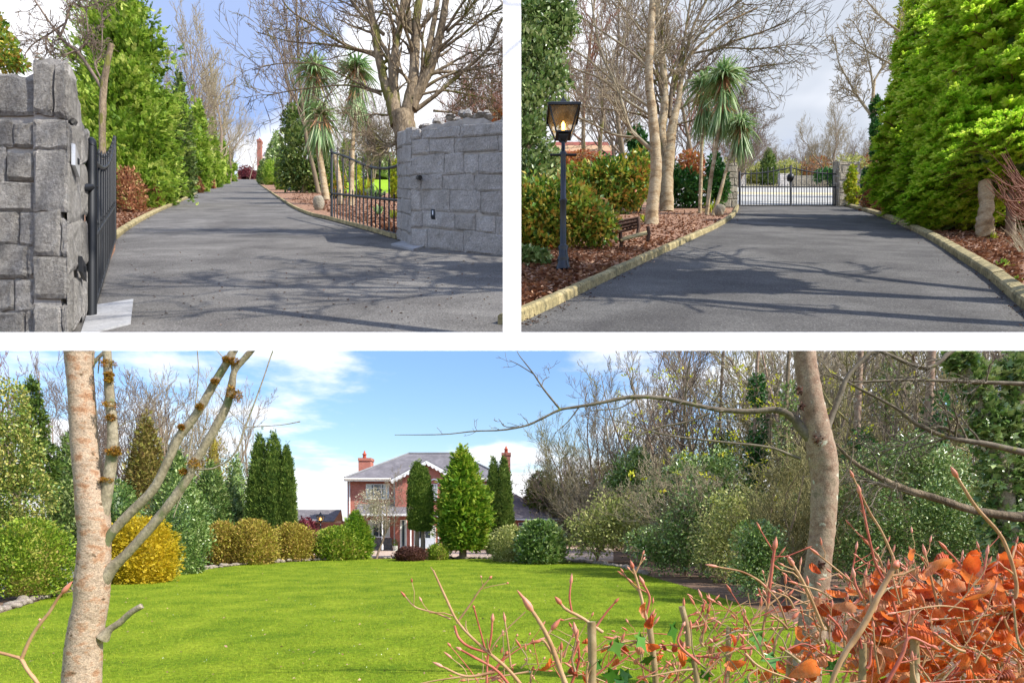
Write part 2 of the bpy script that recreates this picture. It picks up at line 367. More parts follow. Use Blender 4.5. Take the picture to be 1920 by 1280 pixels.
def noisemat(name, cols, scale, rough=.85, bump=.4, bscale=None, bdist=.02, detail=8, fine=None, spec=.3, metal=0, stretch=None, spots=None, broad=None):
    m, nt, b, out = _mat(name); v = _coord(nt)
    if stretch:
        mp = nt.nodes.new("ShaderNodeMapping"); mp.inputs["Scale"].default_value = stretch; nt.links.new(v, mp.inputs[0]); v = mp.outputs[0]
    n = _noise(nt, v, scale, detail, .62); k = len(cols); r = _ramp(nt, n.outputs[0], [(.30 + .40 * i / (k - 1), lin(c)) for i, c in enumerate(cols)]); c = r.outputs[0]
    if fine:
        f = _noise(nt, v, fine[0], 3, .7); fr = _ramp(nt, f.outputs[0], [(.40, (1 - fine[1],) * 3), (.60, (1 + fine[1],) * 3)]); c = _mix(nt, 1.0, c, fr.outputs[0], 'MULTIPLY')
    if spots:
        vo = nt.nodes.new("ShaderNodeTexNoise"); vo.inputs["Scale"].default_value = spots[0]; vo.inputs["Detail"].default_value = 4; nt.links.new(v, vo.inputs["Vector"])
        sr = _ramp(nt, vo.outputs[0], [(spots[1], (0, 0, 0)), (spots[1] + .06, (1, 1, 1))]); c = _mix(nt, sr.outputs[0], c, lin(spots[2]))
    if broad:
        f = _noise(nt, v, broad[0], 6, .6); f.inputs['Distortion'].default_value = 1.0; fr = _ramp(nt, f.outputs[0], [(.40, (1 - broad[1],) * 3), (.47, (1,) * 3), (.56, (1,) * 3), (.60, (1 + broad[1],) * 3)]); c = _mix(nt, 1.0, c, fr.outputs[0], 'MULTIPLY')
    nt.links.new(c, b.inputs["Base Color"]); b.inputs["Roughness"].default_value = rough; b.inputs["Specular IOR Level"].default_value = spec; b.inputs["Metallic"].default_value = metal
    if bump: _bump(nt, b, _noise(nt, v, bscale or scale * 3, 8, .65).outputs[0], bump, bdist)
    return m
def brickmat(name, c1, c2, mortar, scale, bw=.5, rh=.25, ms=.02, rough=.85, bump=.3, offset=.5, slope=False):
    m, nt, b, out = _mat(name); s = nt.nodes.new("ShaderNodeSeparateXYZ"); nt.links.new(_coord(nt), s.inputs[0]); cb = nt.nodes.new("ShaderNodeCombineXYZ")
    ad = nt.nodes.new("ShaderNodeMath"); ad.operation = 'ADD'; nt.links.new(s.outputs[0], ad.inputs[0]); nt.links.new(s.outputs[1], ad.inputs[1])
    nt.links.new(ad.outputs[0] if not slope else s.outputs[0], cb.inputs[0]); nt.links.new(s.outputs[2], cb.inputs[1])
    br = nt.nodes.new("ShaderNodeTexBrick"); nt.links.new(cb.outputs[0], br.inputs["Vector"]); br.offset = offset
    br.inputs["Color1"].default_value = lin(c1); br.inputs["Color2"].default_value = lin(c2); br.inputs["Mortar"].default_value = lin(mortar); br.inputs["Scale"].default_value = scale
    br.inputs["Mortar Size"].default_value = ms; br.inputs["Brick Width"].default_value = bw; br.inputs["Row Height"].default_value = rh
    n = _noise(nt, _coord(nt), 1.3, 5); r = _ramp(nt, n.outputs[0], [(.3, (.78,) * 3), (.7, (1.2,) * 3)]); c = _mix(nt, 1.0, br.outputs[0], r.outputs[0], 'MULTIPLY')
    nt.links.new(c, b.inputs["Base Color"]); b.inputs["Roughness"].default_value = rough; _bump(nt, b, br.outputs["Fac"], -bump, .01); return m
def plain(name, col, rough=.5, metal=0, spec=.5, bump=0, emit=None):
    m, nt, b, out = _mat(name); n = _noise(nt, _coord(nt), 9, 5); r = _ramp(nt, n.outputs[0], [(.3, tuple(x * .88 for x in lin(col)[:3])), (.7, tuple(min(1, x * 1.07) for x in lin(col)[:3]))])
    nt.links.new(r.outputs[0], b.inputs["Base Color"]); b.inputs["Roughness"].default_value = rough; b.inputs["Metallic"].default_value = metal; b.inputs["Specular IOR Level"].default_value = spec
    if emit: b.inputs["Emission Color"].default_value = lin(emit[0]); b.inputs["Emission Strength"].default_value = emit[1]
    if bump: _bump(nt, b, n.outputs[0], bump, .01)
    return m
def stonemat(name, cols):
    m, nt, b, out = _mat(name); v = _coord(nt); g = nt.nodes.new("ShaderNodeNewGeometry")
    a = _noise(nt, v, .35, 10, .68); mt = nt.nodes.new("ShaderNodeMath"); mt.operation = 'MULTIPLY_ADD'; nt.links.new(g.outputs["Random Per Island"], mt.inputs[0]); mt.inputs[1].default_value = .16; nt.links.new(a.outputs[0], mt.inputs[2])
    k = len(cols); r = _ramp(nt, mt.outputs[0], [(.38 + .36 * i / (k - 1), lin(c)) for i, c in enumerate(cols)]); c = r.outputs[0]
    f = _noise(nt, v, 3.6, 5, .7); fr = _ramp(nt, f.outputs[0], [(.32, (.62,) * 3), (.68, (1.3,) * 3)]); c = _mix(nt, 1.0, c, fr.outputs[0], 'MULTIPLY')
    l = _noise(nt, v, 1.0, 8, .75); lr = _ramp(nt, l.outputs[0], [(.58, (0,) * 3), (.70, (.8,) * 3)]); c = _mix(nt, lr.outputs[0], c, lin('dad8d4'))
    d = _noise(nt, v, 2.1, 8, .8); d.inputs["Distortion"].default_value = 1.5; dr = _ramp(nt, d.outputs[0], [(.34, (1,) * 3), (.40, (0,) * 3)]); c = _mix(nt, dr.outputs[0], c, lin('4a4a4c'))
    nt.links.new(c, b.inputs["Base Color"]); b.inputs["Roughness"].default_value = .95; b.inputs["Specular IOR Level"].default_value = .2; _bump(nt, b, _noise(nt, v, 1.1, 12, .75).outputs[0], 1.0, 1.6); return m
M = {}
M['white'] = plain('white_render', 'fbfbfb', .8, spec=.1)
M['asphalt'] = noisemat('asphalt_grey', ['565350', '64615d', '73706b'], .09, .95, .6, 5, .2, 10, (4.6, .30), .15, spots=(5.5, .64, 'a09e98'), broad=(.045, .16))
M['asphalt_g'] = noisemat('drive_asphalt', ['6a6a6c', '808082', '929292'], .6, .9, .5, 30, .01, 6, (40, .2))
M['asphalt2'] = noisemat('asphalt_blue_grey', ['4a4846', '575552', '666460'], .09, .95, .6, 5, .2, 10, (4.6, .30), .15, spots=(5.0, .66, '9a9892'), broad=(.04, .13))
M['road'] = noisemat('pale_road', ['8f8f8c', 'a5a39c', 'b9b3a4'], .05, .9, .3, 4, .1, 6, (2, .12))
M['mulch'] = noisemat('bark_mulch', ['4a382c', '7c5c48', 'a58066', '8a6450'], .9, .95, .9, 2.2, .5, 8, (4.0, .45))
M['chip'] = leafmat('bark_chips', ['5a4030', '8a6450', 'b0907a', 'c09a78'], .9, 0, .5)
M['kerb'] = noisemat('kerb_stone', ['6c664c', '958860', 'b8a87e'], .35, .9, .6, 1.6, .3, 8, (2.4, .22), spots=(1.3, .60, '5f5c44'))
M['stone'] = stonemat('grey_limestone', ['96918a', 'aaa59d', 'bcb7af', 'cac5be'])
M['stone2'] = stonemat('dark_limestone', ['aea9a2', 'c0bbb4', 'cec9c3', 'dad6d0'])
M['mortar'] = noisemat('mortar', ['8a857e', 'a19c95', 'b4afa7'], .5, .95, .6, 2, .3)
M['stone_warm'] = noisemat('warm_stone', ['6e6656', '8e8676', 'a89f8b'], .3, .9, .8, 1.2, .5, 8, (2, .2))
M['rock'] = noisemat('border_rock', ['6b5f56', '938678', 'b3a89a'], 3, .9, .8, 9, .03, 8, (20, .15), spots=(6, .6, '7f8a55'))
M['iron'] = plain('black_iron', '1f2124', .45, .3, .5, .2)
M['iron_rust'] = plain('brown_iron', '4a3428', .7, .2, .3, .3)
M['lamp_paint'] = plain('blue_black_paint', '1c2026', .3, .2, .6)
M['bark'] = noisemat('mossy_bark', ['54483a', '80705a', 'a09078'], .5, .9, .8, 1.6, .6, 8, (4, .22), stretch=(1, 1, .3), spots=(.35, .55, '6d6a36'))
M['bark_far'] = noisemat('grey_brown_bark', ['6b5a4b', '8d7a68', 'a5937f'], .4, .9, .3, 2, .2)
M['twig'] = noisemat('bare_twig', ['6a5c50', '8a7a6c'], .4, .9, 0)
M['twig_pale'] = noisemat('pale_twig', ['84765f', 'a69a80'], .4, .9, 0)
M['twig_olive'] = noisemat('olive_twig', ['767048', '989060'], .4, .9, 0)
M['twig_red'] = noisemat('red_brown_twig', ['6d4a3c', '8b6450'], .4, .9, 0)
M['birch'] = noisemat('silvery_birch_bark', ['6f5a42', '97805f', 'b3a284', '85694a'], .22, .85, .5, .8, .5, 8, (2.5, .2), stretch=(1, 1, 2.2), spots=(.42, .66, '5d4a36'))
M['birch_near'] = noisemat('peeling_birch_bark', ['8a6448', 'a07c60', 'b09a84', '988470', '96704e'], 11, .8, .55, 40, .012, 10, (110, .3), stretch=(1, 1, 1.5), spots=(16, .64, '5d4a34'))
M['bark_grey'] = noisemat('lichen_grey_bark', ['6f6350', '8a7f68', '9a8f79', '74694f'], 7, .85, .6, 30, .012, 10, (60, .22), stretch=(1, 1, .8), spots=(9, .60, '6f7350'))
M['bark_red'] = noisemat('red_lichen_bark', ['6e5646', '866c58', '9a8570', '756852'], 8, .85, .6, 40, .012, 10, (90, .25), spots=(11, .63, 'b9b6a0'))
M['branch_b'] = noisemat('branch_bark', ['4c4438', '6a6050', '7f7563'], 6, .85, .5, 30, .008, 8, (40, .2), spots=(9, .62, '77763f'))
M['moss'] = leafmat('dry_moss', ['6b4f12', '93751c', '8a4f22', 'a88c2c'], .95, 0, 12)
M['bud_stem'] = noisemat('beech_stem', ['8a5f3e', 'b08a62', 'c2a07c'], 14, .7, .3, 60, .002, 6)
M['stem_green'] = noisemat('green_stem', ['7a6644', '96805c', 'ab9674'], 20, .6, .3, 80, .002, 6, spots=(30, .62, 'b8a888'))
M['stem_red'] = noisemat('red_stem', ['8a3a30', 'b4604c', 'c47c66'], 14, .55, .2, 60, .002)
M['bud'] = leafmat('bud_scales', ['a4553c', 'c97a5e', 'd89a84'], .5, 0, 30)
M['cutwood'] = noisemat('cut_wood', ['9a8160', 'c4ae8a', 'dccbaa'], 30, .9, .4, 90, .002)
M['beech_leaf'] = leafmat('dry_beech_leaf', ['8a3c18', 'd45c28', 'ec7834', 'ee8c48', 'e0a47c', 'b07c58'], .55, .4, 14, .4)
def dryleaf(m):
    nt = m.node_tree; b = [n for n in nt.nodes if n.type == 'BSDF_PRINCIPLED'][0]; src = b.inputs["Base Color"].links[0].from_socket; v = _coord(nt)
    n = _noise(nt, v, 55, 6, .7); r = _ramp(nt, n.outputs[0], [(.36, (.55, .5, .5)), (.62, (1.25, 1.2, 1.2))]); c = _mix(nt, 1.0, src, r.outputs[0], 'MULTIPLY'); nt.links.new(c, b.inputs["Base Color"])
    w = nt.nodes.new("ShaderNodeTexWave"); w.inputs["Scale"].default_value = 48; w.inputs["Distortion"].default_value = 5; w.inputs["Detail"].default_value = 3; nt.links.new(v, w.inputs["Vector"]); _bump(nt, b, w.outputs["Fac"], .7, .004)
dryleaf(M['beech_leaf'])
M['ivy_near'] = leafmat('ivy_leaf', ['24501a', '3e7424', '6a9838'], .3, .15, 6, .6)
M['grass'] = leafmat('lawn_blades', ['547014', '74881c', '8e9e2a', 'a4a83c', '80921e'], .7, .15, .9, .15)
M['lawn'] = noisemat('lawn_turf', ['506a10', '6a7e18', '829024'], .9, .95, .5, 22, .04, 9, (14, .22), .1)
M['lawn_hi'] = noisemat('bright_lawn', ['6f9418', '87a822', '9ab832'], .08, .95, .3, 2, .3, 8, (1, .12), .1)
M['earth'] = noisemat('garden_earth', ['4c3a2e', '6d5644', '8a725c'], 1.2, .95, .7, 8, .05, 8, (12, .25))
M['hill'] = noisemat('hillside_earth', ['5a4a36', '6f6a40', '85764f'], .05, .95, .4, .5, .4)
M['paving'] = noisemat('pinkish_paving', ['a08a7a', 'b8a391', 'c8b6a6'], 1.5, .9, .3, 12, .01, 6, (25, .12))
M['brick'] = brickmat('red_brick', 'a8543e', 'c26c56', 'b8a294', 4.0, .5, .15, .014)
M['brick_dark'] = brickmat('dark_red_brick', '8a4434', 'a45a48', '9c887c', 4.0, .5, .15, .014)
M['slate'] = brickmat('slate_tiles', '6f6c70', '827e80', '58555a', 3.0, .5, .22, .02, .7, .5, slope=True)
M['cream'] = plain('cream_paint', 'efe7d8', .6)
M['peach'] = plain('peach_render', 'dcb58f', .9, bump=.2)
M['trim'] = plain('white_trim', 'efefec', .5)
M['pot'] = plain('clay_pot', 'b5553a', .7)
M['glass'] = plain('dark_glass', '39424a', .08, 0, .8)
M['curtain'] = plain('pale_curtain', 'cfd6cc', .8)
M['frost'] = plain('lantern_glass', 'a9a68a', .15, 0, .6)
M['bulb'] = plain('lit_bulb', 'ffd28a', .4, emit=('ffb347', 14.0))
M['dark'] = plain('black_plastic', '17181a', .4)
M['steel'] = plain('brushed_plate', 'c9cac9', .35, .4)
M['slabstone'] = noisemat('flat_slab_stone', ['7f7f80', '949494', 'a6a6a6'], .2, .85, .4, 1.5, .2, 8, (3, .12))
# foliage
M['f_conifer'] = leafmat('conifer_sprays', ['56761e', '80a434', 'acc64c', 'c8d26c'], .6, .45, .06)
M['f_gold'] = leafmat('golden_conifer_sprays', ['88b828', 'b0d838', 'd2ea50', 'eaf478'], .55, .6, .05)
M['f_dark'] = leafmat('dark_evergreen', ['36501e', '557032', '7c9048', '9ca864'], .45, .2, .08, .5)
M['f_holly'] = leafmat('variegated_holly', ['44622e', '6c8a48', '98ac6c', 'ccd49c'], .35, .15, .08, .6)
M['f_laurel'] = leafmat('laurel_leaves', ['3c6220', '649034', '9cb044', 'c4b450', 'b86c3c'], .4, .2, .07, .5)
M['f_copper'] = leafmat('copper_beech_leaves', ['9a4a28', 'b8643c', 'c08058', '9c8a44', 'd48e60'], .6, .25, .1)
M['f_yellow'] = leafmat('yellow_green_leaves', ['6f8a20', '9aae2c', 'c4c83c', 'a8903c'], .5, .35, .08)
M['f_brown'] = leafmat('brown_dry_shrub', ['7a4a30', 'a06a48', 'b98a64', '8a9a50'], .8, .2, .1)
M['f_palm'] = leafmat('cordyline_blades', ['4c7434', '74985a', 'a4bc80', 'ccd4a8'], .4, .3, .06, .5)
M['f_ivy'] = leafmat('ivy_leaves', ['1c4a1c', '356a2c', '5c8c40'], .35, .15, .1, .5)
M['g_thuja'] = leafmat('thuja_foliage', ['35501a', '516e26', '748a36', '90a04c'], .7, .2, .9)
M['g_conifer'] = leafmat('loose_conifer_foliage', ['4c7a1c', '749c2a', 'a4be3c', 'c0c450'], .6, .4, .6)
M['g_gold'] = leafmat('golden_yew_foliage', ['8e8414', 'baa41c', 'dcc02a', 'ead048'], .6, .3, .9)
M['g_spirea'] = leafmat('spring_shrub_leaves', ['7a6a30', 'a08c38', 'a8a83c', 'c8b058', 'b08a58'], .7, .3, 1.0)
M['g_green'] = leafmat('green_shrub_leaves', ['4f7018', '78962a', 'a0b438', 'b09a58'], .6, .3, 1.0)
M['g_holly'] = leafmat('glossy_holly_leaves', ['3e5c24', '648440', '94aa60', 'bcc888'], .3, .15, .7, .7)
M['g_oldholly'] = leafmat('yellowed_holly_leaves', ['4a6a20', '74903a', 'a8a850', 'c4b86c'], .4, .2, .5, .5)
M['g_dark'] = leafmat('dark_shrub_leaves', ['3c5a24', '5e803c', '889e52', 'b0bc78'], .45, .15, .6, .5)
M['g_olive'] = leafmat('olive_shrub_leaves', ['74803c', '9ca258', 'bcbe74', 'ccc088'], .6, .3, .5)
M['g_red'] = leafmat('dark_red_leaves', ['3a2420', '5c3a30', '744a3a'], .7, .2, 1.0)
M['g_crimson'] = leafmat('crimson_leaves', ['4c1c22', '6e2a34', '863e48'], .6, .2, 1.0)
M['g_blossom'] = leafmat('pale_blossom', ['a89c80', 'c8bca0', 'd8d0b8', '9ca070'], .8, .3, 2)
M['g_newleaf'] = leafmat('fresh_yellow_buds', ['a0a818', 'c4c828', 'd8c038'], .6, .4, 2)
M['g_bronze'] = leafmat('bronze_conifer', ['6a5a2c', '8c7c3c', '9a9c48', '8a6848'], .7, .2, .6)
# ------------------------------------------------------------ the white gutters between the three views, built as a beam and pillar
mb = MB(); b0, b1 = P(960, 657, 54)[2], P(960, 623, 55.4)[2]; m0 = P(960, 650, 55.4)[2] # face leaned back and pillar splayed so both catch more sun
hexa(mb, [(-85, 54, b0), (85, 54, b0), (85, 55.4, m0), (-85, 55.4, m0), (-85, 54.02, b0 + .01), (85, 54.02, b0 + .01), (85, 55.38, b1), (-85, 55.38, b1)])
x0, x1 = P(943, 0, 55.33)[0], P(977, 0, 56.3)[0]; zt_ = 54.0; zb_ = b1 - .03; hexa(mb, [(x0, 55.33, zb_), (x1, 56.3, zb_), (x1, 56.4, zb_), (x0, 56.2, zb_), (x0, 55.33, zt_), (x1, 56.3, zt_), (x1, 56.4, zt_), (x0, 56.2, zt_)])
setting('white_gutters', mb, M['white'], label='white gutters between the three views, built as a beam and pillar')
# ------------------------------------------------------------ rising grounds
def hill_sheet(name, xs0, xs1, mat, lift, pts=None, label=None):
    mb = sheet(pts); return setting(name, mb, mat, label=label)
def Tl(pts, lift): return [T(x, y, lift) for x, y in pts]
def far(x0, x1, d0=55.6, d1=9000, n=60):
    mb = MB(); ds = np.geomspace(d0, d1, n); V = []
    for d in ds: V += [(x0(d), d, zT(d)), (x1(d), d, zT(d))]
    mb.add(V, [(2 * i, 2 * i + 1, 2 * i + 3, 2 * i + 2) for i in range(n - 1)]); return mb
setting('hillside', far(lambda d: -60 - d, lambda d: 60 + d), M['hill'], label='rising earth ground under both driveways')
def line(pts, k=4): return smooth_line(np.array([T(x, y) for x, y in pts]), k)
TLL = [(216, 470), (219, 449), (240, 432), (268, 414), (300, 397), (345, 376), (392, 352), (422, 341), (437, 336.5)]
TLR = [(487, 345.5), (505, 358), (530, 375), (556, 391), (590, 405), (620, 412), (680, 428), (752, 449)]
road = [T(-60, 640.8)] + [T(-60, 600), T(100, 590), T(190, 520)] + list(line(TLL)) + [T(470, 334.6), T(480, 338)] + list(line(TLR)) + [T(768, 461), T(860, 470), T(958, 482), T(958, 640.8)]
mb = sheet([p + (0, 0, .05) for p in road]); setting('driveway', mb, M['asphalt'], label='dark asphalt drive climbing away between kerbs behind open gates')
mb = sheet([p + (0, 0, .03) for p in [T(100, 592)] + [T(190, 522)] + list(line(TLL))[:-1] + [T(437, 336.5), T(428, 334.5), T(120, 334.5), T(60, 500)]]); setting('mulch_bed', mb, M['mulch'], label='bark mulch bed left of the climbing drive')
mb = sheet([p + (0, 0, .03) for p in list(line(TLR)) + [T(768, 461), T(905, 440), T(958, 400), T(958, 358), T(640, 360), T(560, 350), T(500, 338)]]); setting('mulch_bed', mb, M['mulch'], label='bark mulch bed behind the open right gate')
mb = sheet([p + (0, 0, .06) for p in Tl([(560, 352), (640, 361.5), (800, 362), (940, 361), (940, 335), (600, 335)], 0)]); setting('lawn', mb, M['lawn_hi'], label='bright lawn seen through the right gate')
TRL = [(958, 612), (1010, 590), (1100, 546), (1200, 497), (1300, 449), (1352, 424), (1378, 405), (1385, 392), (1385, 388)]
TRR = [(1990, 634), (1920, 583), (1850, 522), (1800, 488), (1760, 461), (1720, 438), (1680, 419), (1640, 403), (1610, 394), (1585, 387)]
road = [T(961, 640.8)] + list(line(TRL)) + [T(1385, 386), T(1575, 386)] + list(line(TRR))[::-1] + [T(1990, 640.8)]
mb = sheet([p + (0, 0, .05) for p in road]); setting('driveway', mb, M['asphalt2'], label='grey asphalt drive running down to closed double gates')
mb = sheet([p + (0, 0, .03) for p in list(line(TRL)) + [T(1385, 385), T(1150, 378), T(961, 372)]]); setting('mulch_bed', mb, M['mulch'], label='bark mulch bed under the birches and lamp post')
mb = sheet([p + (0, 0, .03) for p in list(line(TRR)) + [T(1600, 372), T(2400, 372), T(2400, 640.8)]]); setting('mulch_bed', mb, M['mulch'], label='bark mulch bed under the golden conifers')
mb = sheet([p + (0, 0, .06) for p in Tl([(1240, 386), (1590, 386), (1700, 372), (1700, 352.5), (1240, 347)], 0)]); setting('road', mb, M['road'], label='pale public road beyond the closed gates')
mb = sheet([p + (0, 0, .09) for p in Tl([(1300, 363), (1640, 366), (1640, 362.5), (1300, 359.5)], 0)]); setting('pavement', mb, noisemat('verge', ['a99a70', 'c8bb94', 'b9ab88'], .2, .9, .2), label='buff footpath across the public road')
def kerb(name, pts, w, h, side, label, st=4.2, mat='kerb'):
    L = np.array([T(x, y) for x, y in pts]); S = smooth_line(L, 10); dd = np.r_[0, np.cumsum(np.linalg.norm(np.diff(S, axis=0), axis=1))]; mb = MB(); a = 0.0
    rg = np.random.default_rng(5)
    while a < dd[-1] - .5:
        b = min(a + st * (1 if a < 500 else 6), dd[-1]); q = []
        for t in np.linspace(a + .03, b - .03, 4): q.append([np.interp(t, dd, S[:, k]) for k in range(3)])
        q = np.array(q); tg = nrm(np.gradient(q, axis=0)); s = nrm(np.cross(tg, (0, 0, 1))) * side
        hh = h * rg.uniform(.95, 1.05); prof = [(0, -.1), (0, hh * .75), (w * .12, hh * .96), (w * .3, hh), (w * .85, hh), (w, hh * .9), (w, -.1)]
        V = np.array([q[i] + s[i] * u + np.array((0, 0, v)) for i in range(4) for u, v in prof]); k = len(prof)
        Fc = [(i * k + j, (i + 1) * k + j, (i + 1) * k + j + 1, i * k + j + 1) for i in range(3) for j in range(k - 1)]
        if side > 0: Fc = [f[::-1] for f in Fc]
        mb.add(V, Fc); mb.add(V[:k], [(0, j, j + 1) if side > 0 else (0, j + 1, j) for j in range(1, k - 1)]); mb.add(V[-k:], [(0, j + 1, j) if side > 0 else (0, j, j + 1) for j in range(1, k - 1)])
        a = b
    setting(name, mb, M[mat], label=label)
kerb('kerb', TLL[1:], 1.3, 1.15, -1, 'buff stone kerb along the left side of the climbing drive')
kerb('kerb', TLR, 1.3, 1.0, 1, 'buff stone kerb curving round the right bed to the gate')
kerb('kerb', TRL, 1.5, 1.35, -1, 'buff stone kerb beside the lamp post bed')
kerb('kerb', TRR, 1.5, 1.3, 1, 'buff stone kerb beside the golden conifers')
# bark chips lying on the mulch
def inpoly(x, y, poly):
    c = False; j = len(poly) - 1
    for i in range(len(poly)):
        if (poly[i][1] > y) != (poly[j][1] > y) and x < (poly[j][0] - poly[i][0]) * (y - poly[i][1]) / (poly[j][1] - poly[i][1]) + poly[i][0]: c = not c
        j = i
    return c
def chips(label, poly, n, sz, seed, mat='chip', name='bark_chips', up=.15):
    r = np.random.default_rng(seed); xs = [p[0] for p in poly]; ys = [p[1] for p in poly]; q = []
    while len(q) < n:
        x, y = r.uniform(min(xs), max(xs)), r.uniform(min(ys), max(ys))
        if inpoly(x, y, poly): q.append(T(x, y, .12 + r.random() * .15))
    mb = MB(); fw = r.normal(size=(n, 3)) * (1, 1, up); scatter(mb, LEAF, q, fw, np.tile((0, 0, 1.), (n, 1)) + r.normal(size=(n, 3)) * .4, sz * r.uniform(.5, 1.4, n))
    o = part(name, mb, M[mat], None, loc=(0, 0, 0)); tag(o, label, None, None, 'stuff'); return o
chips('bark chips scattered over the bed by the lamp post', [(962, 600), (1100, 530), (1200, 480), (1300, 440), (1378, 398), (1200, 395), (962, 470)], 6500, .85, 1)
chips('bark chips scattered under the golden conifers', [(1910, 560), (1850, 510), (1760, 448), (1640, 396), (1720, 400), (1920, 440)], 4500, .85, 2)
chips('bark chips scattered left of the climbing drive', [(222, 440), (300, 385), (400, 338), (300, 350), (222, 385)], 2600, 1.0, 3)
chips('bark chips scattered behind the right gate', [(540, 375), (620, 400), (745, 440), (745, 370), (560, 352)], 4200, 1.0, 4)
# ------------------------------------------------------------ stone walls and pillars
def stone_face(mb, A, B, top, rows, cols, seed, depth=.5, nout=None):
    """coursed rubble between ground points A and B; top(s) is the height there"""
    rg = np.random.default_rng(seed); A = np.array(A, float); B = np.array(B, float); L = np.linalg.norm((B - A)[:2])
    n = nrm(np.cross(B - A, (0, 0, 1))) if nout is None else nout
    Hm = max(top(s) for s in np.linspace(0, 1, 30)); z = 0.0; g = np.linspace(0, 1, 7)
    while z < Hm:
        h = Hm / rows * rg.uniform(.65, 1.4); s = -rg.random() / cols
        while s < 1:
            w = 1 / cols * rg.uniform(.5, 1.6); a, b = max(s, 0), min(s + w, 1); s += w
            if b - a < .012: continue
            tp = min(z + h, min(top(a + .01), top(b - .01)) + rg.uniform(-.10, .06) * h) if z + h > top((a + b) / 2) * .93 else z + h
            if tp - z < h * .2: continue
            jz = rg.normal(size=4) * h * .07; gap = .015 * h
            u, v = np.meshgrid(g, g); e = np.maximum(np.abs(2 * u - 1), np.abs(2 * v - 1)); off = depth * (.12 * (1 - e ** 10) + rg.uniform(-.06, .16)) + rg.normal() * depth * .12 * (u - .5) + rg.normal() * depth * .1 * (v - .5) + rg.normal(size=u.shape) * depth * .07 * (1 - e ** 8)
            off = np.where(e > .999, -depth * .22, off); ga = gap / L / 2
            eu = .5 - .5 * np.sign(1 - 2 * u) * np.abs(1 - 2 * u) ** .55; ev = .5 - .5 * np.sign(1 - 2 * v) * np.abs(1 - 2 * v) ** .55; uu = np.clip(eu + rg.normal(size=u.shape) * .018, 0, 1); vv = np.clip(ev + rg.normal(size=u.shape) * .018, 0, 1)
            S_ = a + ga + (b - a - 2 * ga) * uu; zb = z + gap + jz[0] * (1 - uu) * .6 + jz[1] * uu * .6; zt = tp - gap * .5 + jz[2] * (1 - uu) + jz[3] * uu
            Z = zb + (zt - zb) * vv
            Pp = A + (B - A) * S_[..., None] + np.array((0, 0, 1)) * Z[..., None] + n * off[..., None]
            i, j = np.meshgrid(range(6), range(6)); q = (j * 7 + i).ravel()
            mb.add(Pp.reshape(-1, 3), np.stack([q, q + 1, q + 8, q + 7], 1))
        z += h
def wall_core(mb, A, B, top, thick, n, back=.24):
    A = np.array(A, float); B = np.array(B, float); ss = np.linspace(0, 1, 14); V = []
    for s in ss:
        p = A + (B - A) * s - n * back; t = top(s) * .985
        V += [p - (0, 0, .05), p + (0, 0, t), p - n * thick + (0, 0, t), p - n * thick + (0, 0, -.05 - SL * n[1] * thick)]
    k = 4; Fc = [(i * k + j, (i + 1) * k + j, (i + 1) * k + (j + 1) % 4, i * k + (j + 1) % 4) for i in range(13) for j in range(4)]
    mb.add(V, Fc); mb.add(V[:4], [(0, 1, 2, 3)]); mb.add(V[-4:], [(3, 2, 1, 0)])
def heightpx(px, d): return px * d / F
NF = np.array((0, -1., 0))
# left wall
A, B = P(-70, 640, 56.35), P(66, 640, 56.35)
tw = lambda s: heightpx(640 - (136 - 8 * s + 5 * math.sin(s * 17)), 56.35)
o = thing('stone_wall', 'grey limestone wall at the left edge beside the tall gate pillar', 'wall', (A + B) / 2)
mb = MB(); stone_face(mb, A, B, tw, 7, 1.8, 11, .5, NF); part('stone_courses', mb, M['stone'], o, smooth=False)
mb = MB(); wall_core(mb, A, B, tw, 4, NF); part('mortar_core', mb, M['mortar'], o, smooth=False)
A, B = P(60, 640, 56.0), P(128, 640, 56.0); C = P(166, 593, dT(593)); C[0] = (166 - 960) * dT(593) / F
o = thing('gate_pillar', 'tall grey limestone gate pillar left of the open entrance gates', 'pillar', (A + B) / 2)
tp = lambda s: heightpx(640 - (99 + 2 * math.sin(s * 8)), 56)
mb = MB(); stone_face(mb, A, B, tp, 6, .55, 12, .4, NF); 
ns = nrm(np.cross(C - B, (0, 0, 1))); ts = lambda s: heightpx(640 - 106, 56) - s * 2.2 - (1.6 if s > .45 else 0) - (1.5 if s > .75 else 0)
stone_face(mb, B, C, ts, 6, 2.0, 13, .4, ns); part('stone_courses', mb, M['stone'], o, smooth=False)
mb = MB(); wall_core(mb, A, A + (B - A) * .75, tp, .5, NF); wall_core(mb, B + (C - B) * .3, C, ts, .8, ns, .35); part('mortar_core', mb, M['mortar'], o, smooth=False)
def at_face(s, py): 
    q = B + (C - B) * s; return P(0, py, q[1])[2], q
for nm, s0, s1, y0, y1, mt, lab, cat in (('intercom_panel', .06, .27, 268, 308, 'steel', 'slim pale intercom panel on the left gate pillar', 'intercom'), ('lock_box', .38, .62, 479, 508, 'dark', 'small black lock box low on the left gate pillar', 'lock box')):
    q0, q1 = B + (C - B) * s0, B + (C - B) * s1; z1, z0 = P(0, y0, q0[1])[2], P(0, y1, q0[1])[2]
    mb = MB(); a, b = q0.copy(), q1.copy(); c, d = q1.copy(), q0.copy(); a[2] = b[2] = z0; c[2] = d[2] = z1
    quadplate(mb, *(v + ns * .12 for v in (a, b, c, d)), .3); o = thing(nm, lab, cat, q0 * (1, 1, 0) + (0, 0, z0)); part('case', mb, M[mt], o, smooth=False)
    mb = MB(); m_ = (a + b + c + d) / 4 + ns * .45; box(mb, m_, (.12, .25, .5)); part('button', mb, M['iron'], o, smooth=False)
